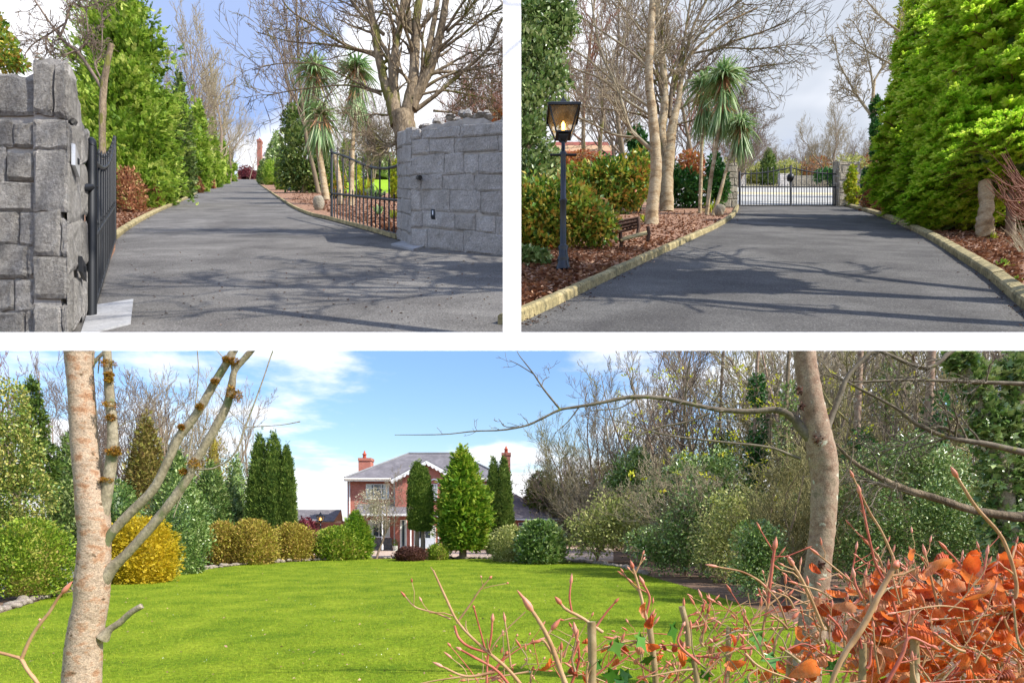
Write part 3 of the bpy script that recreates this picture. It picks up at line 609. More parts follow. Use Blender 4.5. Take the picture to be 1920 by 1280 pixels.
# right wall
dR = dT(463); A, B = T(770, 463), T(975, 484); top_ = lambda s: heightpx(np.interp(s, [0, .1, .2, .35, .42, .6, .75, 1], [222, 232, 240, 238, 243, 246, 238, 232]), 126) + .5 * math.sin(s * 40)
nR = nrm(np.cross(B - A, (0, 0, 1)))
o = thing('stone_wall', 'dark grey rubble wall right of the open gates with a keyhole plate', 'wall', (A + B) / 2)
mb = MB(); stone_face(mb, A, B, top_, 8, 4.0, 21, .55, nR)
A0 = T(744, 449); nS = nrm(np.cross(A - A0, (0, 0, 1))); t0 = lambda s: heightpx(205, dT(449)) - 1.0 * (1 - s)
stone_face(mb, A0, A, t0, 9, 1.4, 22, .5, nS); part('stone_courses', mb, M['stone2'], o, smooth=False, plane=PL_WEST)
mb = MB(); wall_core(mb, A, B, top_, 5, nR); wall_core(mb, A0, A, t0, 5, nS); part('mortar_core', mb, M['mortar'], o, smooth=False, plane=PL_WEST)
mb = MB(); rg = np.random.default_rng(3)
for i in range(34):
    s = rg.random(); q = A + (B - A) * s - nR * rg.uniform(.5, 3); q[2] += top_(s) + rg.uniform(-.3, .5); lathe(mb, q, [(0, 0), (rg.uniform(.6, 1.2), .3), (rg.uniform(.3, .9), .9), (0, 1.1)], 6)
part('cap_stones', mb, M['stone2'], o, smooth=False, plane=PL_WEST)
q = P(812, 402, 122.0); mb = MB(); box(mb, q, (.75, 1.2, 1.35)); k = thing('keyhole_plate', 'small black keyhole plate set in the right stone wall', 'lock plate', q); part('plate', mb, M['dark'], k, smooth=False)
mb = MB(); box(mb, q + (0, -.62, 0), (.22, .1, .75)); part('slot', mb, M['steel'], k, smooth=False)
def slab(pts, th, label):
    mb = MB(); g = [T(*p) for p in pts]; hexa(mb, g + [v + (0, 0, th) for v in g]); o = part('stone_slab', mb, M['slabstone'], None, smooth=False); tag(o, label, 'slab')
slab([(150, 632), (245, 609), (250, 564), (168, 577)], .25, 'flat stone slab under the hinge of the left gate')
slab([(733, 461), (775, 471), (803, 463), (762, 453)], .45, 'flat stone slab under the hinge of the right gate')
# ------------------------------------------------------------ wrought iron gates
def spear(mb, p, s): lathe(mb, p, [(s * .35, 0), (s * .5, s * .3), (s * .2, s * .6), (s * .62, s * 1.0), (s * .38, s * 1.8), (0, s * 3.2)], 6)
def gate_leaf(o, A, B, hA, hB, bars, rb, curve, mid=.45, plane=None, mat='iron', scroll=True):
    A = np.array(A, float); B = np.array(B, float); U = np.array((0, 0, 1.0)); hh = lambda s: hA + (hB - hA) * curve(s)
    base = .35
    for i in range(1, bars):
        m = MB(); s = i / bars; q = A + (B - A) * s; tube(m, [q + U * base, q + U * hh(s)], rb, 6); spear(m, q + U * hh(s), rb * 2.1); part('bar', m, M[mat], o)
    for i in range(1, bars + 1):
        m = MB(); s = (i - .5) / bars; q = A + (B - A) * s; tube(m, [q + U * base, q + U * (hA * mid + .5)], rb * .85, 6); spear(m, q + U * (hA * mid + .5), rb * 2.0); part('short_bar', m, M[mat], o)
    for nm, f in (('top_rail', lambda s: hh(s) - 1.0), ('middle_rail', lambda s: hA * mid), ('bottom_rail', lambda s: base)):
        m = MB(); tube(m, [A + (B - A) * s + U * f(s) for s in np.linspace(0, 1, 14)], rb * 1.35, 6); part(nm, m, M[mat], o, plane=plane)
    for s, h, nm in ((0, hA, 'hinge_stile'), (1, hB, 'closing_stile')):
        m = MB(); q = A + (B - A) * s; tube(m, [q, q + U * h], rb * (2.6 if s == 0 else 1.8), 8); part(nm, m, M[mat], o, plane=plane)
    if scroll:
        m = MB(); q = A + U * hA; dn = nrm((B - A) * (1, 1, 0)); R = rb * 6
        tube(m, [q + dn * (R - math.cos(a) * R * (1 - a / 9)) + U * math.sin(a) * R * (1 - a / 9) for a in np.linspace(0, 6.5, 26)], np.linspace(rb * 2.4, rb * 1.3, 26), 8); part('scroll', m, M[mat], o, plane=plane)
A, B = T(171, 594), T(215, 452)
o = thing('iron_gate', 'black iron gate leaf folded back against the left pillar, seen nearly edge on', 'gate', A)
gate_leaf(o, A, B, heightpx(318, dT(594)), heightpx(196, dT(452)), 11, .20, lambda s: -.35 * math.sin(s * 3.14) + s ** 1.6)
m = MB(); q = P(150, 352, 63); tube(m, [q, P(178, 350, 66)], .35, 6); part('hinge_bracket', m, M['iron'], o)
A, B = T(769, 449), T(622, 411)
o = thing('iron_gate', 'black iron gate leaf standing open in front of the right bed', 'gate', A)
gate_leaf(o, A, B, heightpx(157, dT(449)), heightpx(131, dT(411)), 10, .24, lambda s: -.75 * math.sin(min(1, s * 1.25) * 3.14) * (1 - s) + s ** 2)
m = MB(); tube(m, [P(769, 334, 143), P(788, 333, 125)], .45, 6); part('hinge_bracket', m, M['iron'], o)
# double gates of the lower drive
dgt = dT(386.5)
for x0, x1, lab in ((1387, 1482, 'left leaf of the closed black double gates by the ivy pillar'), (1571, 1483.5, 'right leaf of the closed black double gates by the ivy pillar')):
    lab = lab if x0 > 1500 else 'left leaf of the closed black double gates at the end of the drive'
    A, B = T(x0, 386.5), T(x1, 386.5); o = thing('iron_gate', lab, 'gate', A, 'closed double gates')
    gate_leaf(o, A, B, heightpx(64, dgt), heightpx(76, dgt), 9, .21, lambda s: s ** 2, mid=.56, scroll=False)
m = MB(); q = P(1482, 333, dgt - .6); lathe(m, q, [(0, -1.6), (1.5, -1.2), (1.7, 0), (1.5, 1.2), (0, 1.6)], 10); o = thing('lock_case', 'round black lock case where the double gates meet', 'lock', q); part('case', m, M['iron'], o)
# pillars of the lower gates
def pillar(name, x0, x1, yb, ht, lab, seed, mat='stone_warm', th=6, plane=None):
    A, B = T(x0, yb), T(x1, yb); H = heightpx(yb - ht, dT(yb)); o = thing(name, lab, 'pillar' if name == 'gate_pillar' else 'wall', (A + B) / 2)
    f = lambda s: H + .4 * math.sin(s * 9); mb = MB(); stone_face(mb, A, B, f, 7, max(1.5, (x1 - x0) / 22), seed, .6, NF)
    Lf = A + (0, th, 0); Lf[2] = zT(Lf[1]); nL = np.array((-1., 0, 0)); stone_face(mb, Lf, A, f, 7, 2, seed + 1, .5, nL)
    Rf = B + (0, th, 0); Rf[2] = zT(Rf[1]); stone_face(mb, B, Rf, f, 7, 2, seed + 2, .5, -nL)
    part('stone_courses', mb, M[mat], o, smooth=False, plane=plane); mb = MB(); wall_core(mb, A, B, f, th, NF); part('mortar_core', mb, M['mortar'], o, smooth=False, plane=plane)
pillar('gate_pillar', 1346, 1383, 390, 306, 'rough stone gate pillar left of the closed double gates', 31)
pillar('gate_pillar', 1573, 1613, 387, 303, 'rough stone gate pillar right of the closed gates, climbed by ivy', 35)
pillar('stone_wall', 1615, 1634, 382, 316, 'short dark stone wall beside the ivy climbed pillar', 38)
pillar('stone_wall', 1488, 1620, 350.5, 329, 'low stone wall across the public road under hanging ivy', 41)
pillar('stone_post', 1462, 1480, 350.5, 325, 'square grey stone post across the public road', 44, 'stone2')
pillar('stone_post', 1390, 1399, 350.5, 324, 'narrow dark stone post across the road at the left gate hinge', 47, 'stone2')
# end wall of the climbing drive
A, B = T(446, 336), T(481, 336); mb = MB(); box(mb, (A + B) / 2 + (0, 4, heightpx(8, A[1])), (B[0] - A[0], 8, heightpx(17, A[1]))); o = part('brick_wall', mb, brickmat('end_brick', '6e2f28', '8a4038', '7a6a60', .2, .5, .2, .02), None, smooth=False); tag(o, 'low dark red brick wall closing the end of the climbing drive', 'wall')
# far house gable and chimney
q = T(487, 336.2); d = q[1]; s = d / F; o = thing('house', 'far house with tall red brick chimney above the clipped bushes', 'house', q)
mb = MB(); box(mb, q + (0, 0, 36 * s), (7.5 * s, 7 * s, 74 * s)); box(mb, q + (0, 0, 70 * s), (9 * s, 8.5 * s, 4 * s)); part('chimney', mb, M['brick_dark'], o, smooth=False)
mb = MB(); lathe(mb, q + (0, 0, 72 * s), [(1.6 * s, 0), (1.2 * s, 4 * s), (0, 6 * s)], 8); part('chimney_pot', mb, M['pot'], o)
mb = MB(); box(mb, P(514, 318, d + 20 * s), (46 * s, 24 * s, 36 * s)); part('wall', mb, M['cream'], o, smooth=False)
mb = MB(); x0, x1, y0, y1 = 490, 540, 300, 285; hexa(mb, [P(x0, y0, d + 5 * s), P(x1, y0, d + 5 * s), P(x1, y0, d + 34 * s), P(x0, y0, d + 34 * s), P(x0 + 5, y1, d + 18 * s), P(x1 - 5, y1, d + 18 * s), P(x1 - 5, y1, d + 20 * s), P(x0 + 5, y1, d + 20 * s)]); part('roof', mb, M['slate'], o, smooth=False)
# ------------------------------------------------------------ lamp posts
def lamp_post(label, q, s, group='lamp posts', lit=9):
    """s: size of one picture pixel of the nearest lamp post at this lamp"""
    o = thing('lamp_post', label, 'lamp post', q, group); q = np.array(q, float)
    mb = MB(); lathe(mb, q, [(14.5 * s, 0), (14.5 * s, 5 * s), (11.5 * s, 14 * s), (11 * s, 19 * s), (12.5 * s, 21 * s), (9.5 * s, 30 * s), (8.5 * s, 40 * s), (10 * s, 44 * s), (10 * s, 47 * s), (7 * s, 50 * s)], 20); part('base', mb, M['lamp_paint'], o)
    mb = MB(); V, n = [], 28
    lathe(mb, q, [(6.2 * s, 48 * s), (6.2 * s, 133 * s), (8 * s, 135 * s), (8 * s, 138 * s), (5.6 * s, 140 * s), (5.2 * s, 222 * s), (6.5 * s, 224 * s), (6.5 * s, 230 * s), (4 * s, 232 * s), (3.6 * s, 252 * s)], 18)
    part('pole', mb, M['lamp_paint'], o)
    mb = MB(); tube(mb, [q + (-26 * s, 0, 226 * s), q + (26 * s, 0, 226 * s)], [2.2 * s, 2.2 * s], 8); part('crossbar', mb, M['iron'], o)
    mb = MB(); lathe(mb, q, [(4 * s, 250 * s), (9 * s, 254 * s), (13 * s, 259 * s), (14 * s, 262 * s), (21 * s, 262.1 * s), (21 * s, 265 * s), (0, 265 * s)], 4)
    b0, b1 = 20.5 * s, 40 * s
    for k in range(4):
        a = math.pi / 4 + k * math.pi / 2; c_, s_ = math.cos(a), math.sin(a)
        tube(mb, [q + (b0 * c_, b0 * s_, 263 * s), q + (b1 * c_, b1 * s_, 306 * s)], 1.7 * s, 5)
    part('lantern_frame', mb, M['iron'], o, smooth=False)
    mb = MB()
    for k in range(4):
        a, b = math.pi / 4 + k * math.pi / 2, math.pi / 4 + (k + 1) * math.pi / 2
        p = [q + (r * math.cos(t), r * math.sin(t), z) for r, z, t in ((b0 * .98, 264 * s, a), (b0 * .98, 264 * s, b), (b1 * .98, 305 * s, b), (b1 * .98, 305 * s, a))]
        mb.add(p, [(0, 1, 2, 3)])
    part('lantern_glass', mb, M['glasspane'], o, smooth=False)
    mb = MB(); lathe(mb, q, [(44 * s, 304 * s), (45 * s, 308 * s), (30 * s, 316 * s), (17 * s, 322 * s), (9 * s, 326 * s), (7 * s, 331 * s), (4 * s, 333 * s), (0, 343 * s)], 4); part('lantern_roof', mb, M['iron'], o, smooth=False)
    mb = MB(); lathe(mb, q, [(0, 268 * s), (2 * s, 268 * s), (3.2 * s, 276 * s), (3.6 * s, 286 * s), (0, 292 * s)], 10); part('bulb', mb, M['bulb'], o)
    return o
def glasspane():
    m, nt, b, out = _mat('lantern_pane'); b.inputs["Base Color"].default_value = lin('e2deca'); b.inputs["Roughness"].default_value = .3
    t = nt.nodes.new("ShaderNodeBsdfTransparent"); t.inputs[0].default_value = (.93, .93, .86, 1); tr = nt.nodes.new("ShaderNodeBsdfTranslucent"); tr.inputs[0].default_value = lin('d9d2ae')
    m1 = nt.nodes.new("ShaderNodeMixShader"); n = _noise(nt, _coord(nt), .6, 4); r = _ramp(nt, n.outputs[0], [(.35, (.12,) * 3), (.65, (.42,) * 3)]); nt.links.new(r.outputs[0], m1.inputs[0]); m2 = nt.nodes.new("ShaderNodeMixShader"); m2.inputs[0].default_value = .7
    nt.links.new(b.outputs[0], m2.inputs[1]); nt.links.new(tr.outputs[0], m2.inputs[2]); nt.links.new(t.outputs[0], m1.inputs[1]); nt.links.new(m2.outputs[0], m1.inputs[2]); nt.links.new(m1.outputs[0], out.inputs[0]); return m
M['glasspane'] = glasspane()
q = T(1056, 508); lamp_post('tall black lamp post with a glowing lantern beside the lower drive', q, q[1] / F * 330 / 343)
q = T(543, 358); lamp_post('small distant lamp post with a lit lantern in front of the holly', q, q[1] / F * 68 / 343)
# ------------------------------------------------------------ bench
d = dT(462); s = d / F; o = thing('garden_bench', 'small rusty openwork bench on the mulch beside the lower drive', 'bench', T(1170, 462))
mb = MB(); a, b, c, e = P(1150, 436, d), P(1168, 455, d - 6), P(1222, 439, d - 4), P(1205, 424, d + 2); quadplate(mb, P(1160, 449, d - 4), P(1165, 453, d - 6), P(1219, 439, d - 5), P(1213, 435, d - 3), .25); part('seat', mb, M['kerb'], o, smooth=False)
mb = MB()
for i in range(9):
    t = i / 8; x = 1140 + 55 * t; yb, yt = 440 - 14 * t, 419 - 9 * t; tube(mb, [P(x, yb, d + 4), P(x + 4, yt, d + 6)], .22, 5)
for i in range(4):
    t = i / 3; tube(mb, [P(1140 + 3 * t, 440 - 21 * t, d + 4), P(1196 + 3 * t, 426 - 18 * t, d + 4)], .28, 5)
for i in range(8): tube(mb, [P(1141 + 7 * i, 438 - 2 * i, d + 4), P(1148 + 7 * i, 419 - 1.3 * i, d + 5)], .16, 4)
part('backrest', mb, M['iron_rust'], o)
for x, y0, y1, dd in ((1137, 425, 466, 2), (1163, 436, 476, -5), (1215, 425, 452, -5), (1196, 408, 440, 3)):
    mb = MB(); tube(mb, [P(x, y0, d + dd), P(x + 2, (y0 + y1) / 2, d + dd), P(x - 1, y1, d + dd)], .35, 6); part('leg', mb, M['iron_rust'], o)
for lab, base, dd_, H_, sd_, ln_ in (('unseen very tall bare tree added beyond the right edge to shade the drives', 2080, 60, 112, 5, -.06), ('unseen tall bare tree added beside the lower drive for its shade', 2230, 72, 104, 8, -.08), ('another unseen tall bare tree added further right to shade the drives', 2380, 66, 120, 11, -.1)):  # out-of-view trees added to throw branch shadows over the drives
    t_, c_ = bare_tree(sd_, kids=(15, 5, 3), ang=46, ratio=.46, r0=.013, rmin=.0024, start=.42, trop=.06, lean=ln_, wig=.16); q = P(base, 330 + KT / dd_, dd_); o = thing('bare_tree', lab, 'tree', q, 'unseen bare trees added for shade')
    part('trunk', xform(t_, q, H_), M['bark'], o); part('crown', xform(c_, q, H_), M['bark'], o)
# standing stones and debris
def boulder(name, label, q, sx_, sz_, seed, mat, cat='stone'):
    import bmesh
    bm = bmesh.new(); bmesh.ops.create_icosphere(bm, subdivisions=3, radius=1); rg = np.random.default_rng(seed); V = np.array([v.co[:] for v in bm.verts]); Fc = np.array([[v.index for v in f.verts] for f in bm.faces]); bm.free()
    k = rg.normal(size=(6, 3)) * 1.6; ph = rg.uniform(0, 6, 6); r = 1 + .09 * np.sin(V @ k.T + ph).sum(axis=1) * .6; V = V * r[:, None] * (sx_, sx_ * .8, sz_ * .5); V[:, 2] += sz_ * .42
    mb = MB(); mb.add(V + np.array(q), Fc); o = part(name, mb, M[mat], None); tag(o, label, cat); return o
boulder('standing_stone', 'upright buff stone on the mulch left of the open right gate', T(598, 394), 2.1, 6.4, 3, 'stone_warm')
boulder('standing_stone', 'upright buff stone at the foot of the cordylines by the gate', T(1350, 405), 2.0, 4.4, 4, 'stone_warm')
r = np.random.default_rng(8); mb = MB(); n = 260; q = [T(r.uniform(230, 935), r.uniform(470, 615), .12) for _ in range(n)]
for L_, sg_ in ((TLL, 1), (TLR, -1), (TRL, 1), (TRR, -1)):
    S_ = line(L_, 30)
    for k in range(260):
        p_ = S_[int(r.random() ** 1.5 * (len(S_) - 1)) if L_ in (TRL, TRR) else int((1 - r.random() ** 1.5) * (len(S_) - 1))] + (sg_ * abs(r.normal()) * 1.2, 0, .12); q.append(p_)
n = len(q)
scatter(mb, LEAF, q, r.normal(size=(n, 3)) * (1, 1, .1), np.tile((0, 0, 1.), (n, 1)), r.uniform(.12, .55, n)); o = part('leaf_litter', mb, M['chip'], None, loc=(0, 0, 0)); tag(o, 'pale leaf scraps scattered on the asphalt', kind='stuff')
# ------------------------------------------------------------ plants of the upper grounds
PANEL = 'T'
def yg(d): return 330 + KT / d if PANEL == 'T' else 985 + CZ * F / d
def plant_box(x0, x1, yt, yb, d=None):
    if d: yb = yg(d)
    else: d = dT(yb) if PANEL == 'T' else dG(yb)
    xm = (x0 + x1) / 2; q = P(xm, yb, d); s = d / F; return q, (yb - yt) * s, (x1 - x0) / 2 * s, s
def bush(name, label, cat, x0, x1, yt, yb, prof, mat, n, lf=7, tm=LEAF, d=None, plane=None, seed=None, group=None, trunk=None, lump=.14, tufts=0, depth=.3, core=.74, up=.5, jit=.6, t0=0.0, dt=0, fl=1.0):
    q, H, Rr, s = plant_box(x0, x1, yt, yb, d); o = thing(name, label, cat, q, group); mb = MB(); seed = seed or int(x0 + yt * 7) % 9973
    revolve_foliage(mb, q, H, Rr, prof, n, lf * s, tm, lump, depth, up, jit, seed, 1.0, core, t0, tufts, fl)
    part('foliage', mb, M[mat], o, plane=plane)
    tb = MB(); rt = (trunk or .05) * Rr * 2; tube(tb, [q - (0, 0, .2 * s), q + (0, 0, H * .5)], [rt, rt * .5], 8); part('trunk', tb, M['bark_far'], o, plane=plane)
    return o
def foliage_clump(name, label, cat, blobs, mat, n, lf, tm, base, d, plane=None, seed=1, extra=None, depth=.55, lump=.25):
    """blobs: (px, py, rx, ry) in picture pixels at depth d"""
    q = P(base[0], yg(d), d); o = thing(name, label, cat, q); mb = MB(); A_t = sum(b[2] * b[3] for b in blobs)
    for i, b in enumerate(blobs):
        s = d / F; blob_foliage(mb, P(b[0], b[1], d + (b[4] if len(b) > 4 else 0)), b[2] * s, min(b[2], b[3]) * s * .8, b[3] * s, int(n * b[2] * b[3] / A_t), lf * s, tm, seed + i, depth, lump=lump)
    part('foliage', mb, M[mat], o, plane=plane)
    if extra: tb = MB(); [limb(tb, e, d) for e in extra]; part('branches', tb, M['bark'], o, plane=plane)
    return o
PROTO = {}
def proto(kind):
    if kind not in PROTO:
        PROTO[kind] = dict(
            birch=lambda: bare_tree(3, kids=(20, 7, 5), ang=36, ratio=.34, r0=.011, rmin=.0011, start=.22, trop=.16),
            birch2=lambda: bare_tree(9, kids=(18, 8, 5), ang=40, ratio=.36, r0=.012, rmin=.0011, start=.2, trop=.12, stems=2),
            round=lambda: bare_tree(14, kids=(16, 8, 6), ang=44, ratio=.5, r0=.014, rmin=.0012, start=.15, trop=.12, stems=3, wig=.14),
            spread=lambda: bare_tree(21, kids=(15, 8, 6), ang=52, ratio=.5, r0=.016, rmin=.0012, start=.25, trop=.07, wig=.16),
            tall=lambda: bare_tree(33, kids=(22, 7, 4), ang=42, ratio=.3, r0=.010, rmin=.0010, start=.25, trop=.1),
            scrub=lambda: bare_tree(41, kids=(14, 8, 5), ang=46, ratio=.5, r0=.008, rmin=.0014, start=.06, trop=.12, stems=6, wig=.18))[kind]()
    return PROTO[kind]
SHARED = {}
def bare(kind, label, x, yt, yb, d=None, plane=None, mt='bark_far', mc='twig', rz=0.0, group=None, wide=1.0, cat='tree', name='bare_tree'):
    q, H, _, s = plant_box(x, x, yt, yb, d)
    o = thing(name, label, cat, q, group); a, b = proto(kind)
    if plane is None:
        key = (kind, mt, mc)
        if key not in SHARED:
            ms = []
            for nm, mb_, mm in (('trunk', a, mt), ('crown', b, mc)):
                V, Fs = mb_.arrays(); me = to_mesh(nm, V, Fs); me.materials.append(M[mm]); ms.append((nm, me))
            SHARED[key] = ms
        o.rotation_euler = (0, 0, rz); o.scale = (H * wide, H * wide, H)
        for nm, me in SHARED[key]:
            c = bpy.data.objects.new(nm, me); COL.objects.link(c); c.parent = o
    else:
        part('trunk', xform(a, q, (H * wide, H * wide, H), rz), M[mt], o, plane=plane); part('crown', xform(b, q, (H * wide, H * wide, H), rz), M[mc], o, plane=plane)
    return o
# climbing drive, left side
bush('conifer', 'tall loose green conifer behind the left gate', 'conifer', 152, 305, -75, 392, 'fat', 'f_conifer', 26000, 12, FROND, tufts=380, lump=.5, depth=.6, core=.35, seed=7, fl=.6, d=285)
bush('conifer', 'ragged dark conifer just left of the tall one above the wall', 'conifer', 128, 205, 118, 330, 'fat', 'f_dark', 8000, 10, FROND, tufts=120, lump=.35, depth=.5, core=.4, seed=8, d=310)
for i, (x0, x1, yt, yb) in enumerate(((222, 318, 175, 386), (310, 358, 145, 372), (352, 390, 190, 360), (380, 411, 225, 352), (402, 428, 255, 345), (420, 441, 278, 340.5))):
    lab = ['bushy green conifer first in the row, under the tall one', 'second conifer of the row, dark and pointed', 'third conifer of the row along the left kerb', 'fourth conifer of the row, smaller with distance', 'fifth conifer of the row near the bend', 'last small conifer of the row by the end wall'][i]
    bush('conifer', lab, 'conifer', x0, x1, yt, yb, 'fat', 'f_conifer' if i != 1 else 'f_dark', (17000, 9500, 7000, 5000, 3600, 2600)[i], (10, 8, 7, 5.5, 5, 4)[i], FROND, tufts=(300, 190, 150, 110, 80, 60)[i], lump=.26, depth=.35, seed=50 + i, group='conifers along the climbing drive')
for i, (x0, x1, yt, yb) in enumerate(((215, 268, 318, 398), (262, 300, 345, 389), (330, 352, 335, 372), (352, 376, 332, 362), (380, 398, 328, 354))):
    lab = ['dry brown shrub beside the folded gate leaf', 'low tangled brown shrub on the mulch by the kerb', 'small brown shrub at the foot of the second conifer', 'small rusty shrub further along the left kerb', 'farthest brown shrub at the kerb of the climbing drive'][i]
    bush('dry_shrub', lab, 'shrub', x0, x1, yt, yb, 'dome', 'f_brown', 1600, 6, LEAF, core=.5, depth=.5, jit=1, seed=70 + i)
bare('birch', 'slender bare tree rising behind the tall conifer', 290, -60, 375, 520, rz=.3, mc='twig')
bare('round', 'pale twiggy birch over the conifer row', 362, 68, 348, 700, mc='twig_pale', mt='bark_far', rz=1, wide=.75)
bare('birch2', 'fine bare birch with pale buds above the row', 402, 44, 345, 900, mc='twig_pale', rz=2, wide=.9)
bare('spread', 'dark limbed bare tree leaning over the conifer row', 375, 130, 340, 640, mc='twig', mt='bark', rz=4.2, wide=.9)
bare('round', 'misty bare tree where the row meets the sky', 432, 195, 338, 1500, mc='twig_pale', rz=.5, wide=.8)
bare('birch', 'small far bare tree beyond the end wall', 468, 268, 335, 2400, mc='twig', rz=3, wide=1.2)
bush('crimson_shrub', 'crimson shrub peeping over the end wall', 'shrub', 448, 478, 314, 336.4, 'dome', 'g_crimson', 700, 3, seed=4)
# pollarded tree
o = thing('pollarded_tree', 'tree with sawn off pale trunk and dark crooked branches above the left pillar', 'tree', P(192, 392, 235)); d = 235; tb, cb_ = MB(), MB(); rg = np.random.default_rng(77)
TW = dict(L=40, r=.7, mx=3, kids=(4, 4, 3), wig=.28, rmin=.5, trop=.02)
limb(tb, [(188, 400, 13), (192, 330, 12), (192, 240, 12), (194, 172, 12), (201, 120, 10), (209, 83, 9)], d, 10, rng=rg, rough=.05); part('trunk', tb, M['bark'], o)
for pts in ([(194, 170, 7), (170, 132, 6), (146, 98, 6), (120, 77, 5), (95, 45, 4), (70, 8, 3), (58, -12, 2)], [(150, 105, 4), (150, 92, 4), (165, 72, 3), (162, 25, 2.6), (166, -10, 2)], [(112, 70, 4), (125, 38, 3.4), (134, 8, 3), (160, 14, 2.4), (190, 2, 2)], [(90, 62, 4), (86, 78, 3.6), (88, 100, 3)], [(125, 42, 3), (95, 62, 3), (60, 85, 2), (42, 110, 1.5)], [(190, 150, 4), (178, 120, 3.4), (190, 100, 2.6), (192, 20, 1.8)]):
    limb(cb_, pts, d, 6, rng=rg, twigs=16, tw_mb=cb_, tw=TW)
part('branches', cb_, M['twig'], o)
foliage_clump('holly_bush', 'leafy evergreen bush at the top left behind the stone wall', 'bush', [(5, 95, 26, 38), (18, 118, 26, 16), (-10, 60, 22, 40), (40, 120, 14, 10)], 'f_laurel', 1500, 9, LEAF, (0, 300), 120, seed=5)
# climbing drive, right side
TW = dict(L=95, r=.8, mx=3, kids=(6, 5, 4), wig=.15, rmin=.42, trop=.05, ang=40)
o = thing('maple_tree', 'big bare maple with many rising stems behind the right wall', 'tree', T(755, 445)); d = 150.0; tb, cb_ = MB(), MB(); rg = np.random.default_rng(5)
limb(tb, [(784, 446, 56), (772, 320, 50), (760, 250, 44), (754, 215, 40)], d, 14, rng=rg, rough=.05)
for pts in ([(745, 235, 26), (735, 195, 24), (724, 165, 19), (711, 110, 16), (702, 60, 13), (693, 0, 11), (688, -30, 9)], [(748, 235, 22), (740, 180, 19), (737, 135, 16), (742, 85, 13), (752, 40, 11), (757, -20, 9)], [(760, 240, 30), (768, 190, 24), (775, 150, 20), (779, 80, 17), (782, 30, 15), (792, -30, 12)], [(775, 190, 22), (797, 150, 17), (815, 105, 16), (828, 50, 14), (838, -10, 12)], [(772, 205, 22), (786, 165, 14), (800, 110, 12), (812, 50, 10), (824, -20, 9)], [(735, 180, 12), (730, 110, 9), (712, 75, 8), (703, 40, 7), (680, -20, 6)], [(770, 60, 12), (765, 20, 10), (760, -20, 9)]):
    limb(tb, pts, d, 9, rng=rg, twigs=7, tw_mb=cb_, tw=TW, rough=.05)
part('trunk', tb, M['bark'], o, plane=PL_WEST)
for pts in ([(780, 206, 9), (815, 180, 8), (850, 150, 7), (885, 120, 6.5), (905, 102, 6), (925, 75, 5), (938, 40, 4), (960, 20, 3)], [(725, 130, 7), (700, 104, 6), (650, 90, 5), (600, 82, 3.4), (545, 78, 2.4), (480, 60, 1.5)], [(704, 100, 8), (665, 92, 6), (625, 72, 5), (590, 50, 4), (545, 20, 3), (520, -15, 2)], [(716, 172, 5), (690, 165, 4), (640, 140, 3), (590, 120, 2.5), (520, 120, 2), (472, 132, 1.2)], [(715, 178, 5), (700, 172, 4), (650, 160, 3), (560, 168, 2.4), (500, 180, 1.3)], [(742, 214, 5), (720, 216, 4), (700, 214, 3), (690, 226, 2.6), (692, 252, 2)], [(744, 268, 6), (725, 276, 5), (708, 277, 4)], [(720, 65, 7), (690, 40, 6), (665, 12, 5), (645, -20, 4)], [(795, 165, 7), (830, 145, 5), (880, 130, 4), (925, 140, 2)], [(820, 100, 6), (860, 70, 5), (900, 40, 4), (945, 8, 3)], [(838, 60, 6), (870, 30, 5), (900, -10, 3)], [(812, 208, 4), (850, 212, 3), (880, 222, 2)], [(780, 180, 5), (830, 170, 4), (880, 178, 3), (930, 190, 1.5)]):
    limb(cb_, pts, d, 6, rng=rg, twigs=13, tw_mb=cb_, tw=TW)
part('branches', cb_, M['bark'], o, plane=PL_WEST)
bare('birch', 'slim bare tree standing behind the cordylines', 598, -20, 350, 520, mc='twig', mt='bark', rz=.8, wide=1.0)
bare('birch2', 'thin bare tree left of the cordylines crown', 552, 10, 345, 800, mc='twig', mt='bark', rz=2.1, wide=.8)
for i, (x, yt) in enumerate(((655, 215), (700, 205), (740, 200), (690, 225))):
    bare(('round', 'scrub', 'round', 'spread')[i], ['hazy bare tree beyond the lawn, behind the right gate', 'grey scrubby tree beyond the lawn', 'bare tree beyond the lawn next to the maple trunk', 'low spreading bare tree across the lawn'][i], x, yt, 338, 1300 + 150 * i, rz=i, wide=.9)
for i, (x, yt, w_) in enumerate(((905, 135, 1.1), (878, 168, 1.2), (940, 150, 1.0))):
    bare(('round', 'scrub', 'round')[i], ['purplish bare tree rising over the right stone wall', 'scrubby bare tree behind the right wall beside the maple', 'bare tree at the far right over the stone wall'][i], x, yt, 352, 560 + 60 * i, plane=PL_WEST, mc='twig_red', rz=2 * i, wide=w_)
foliage_clump('copper_hedge', 'copper beech hedge glowing orange over the right stone wall', 'hedge', [(925, 236, 22, 14), (905, 240, 16, 8), (940, 222, 14, 12)], 'f_copper', 2600, 6, LEAF, (925, 330), 170, plane=PL_WEST, seed=6)
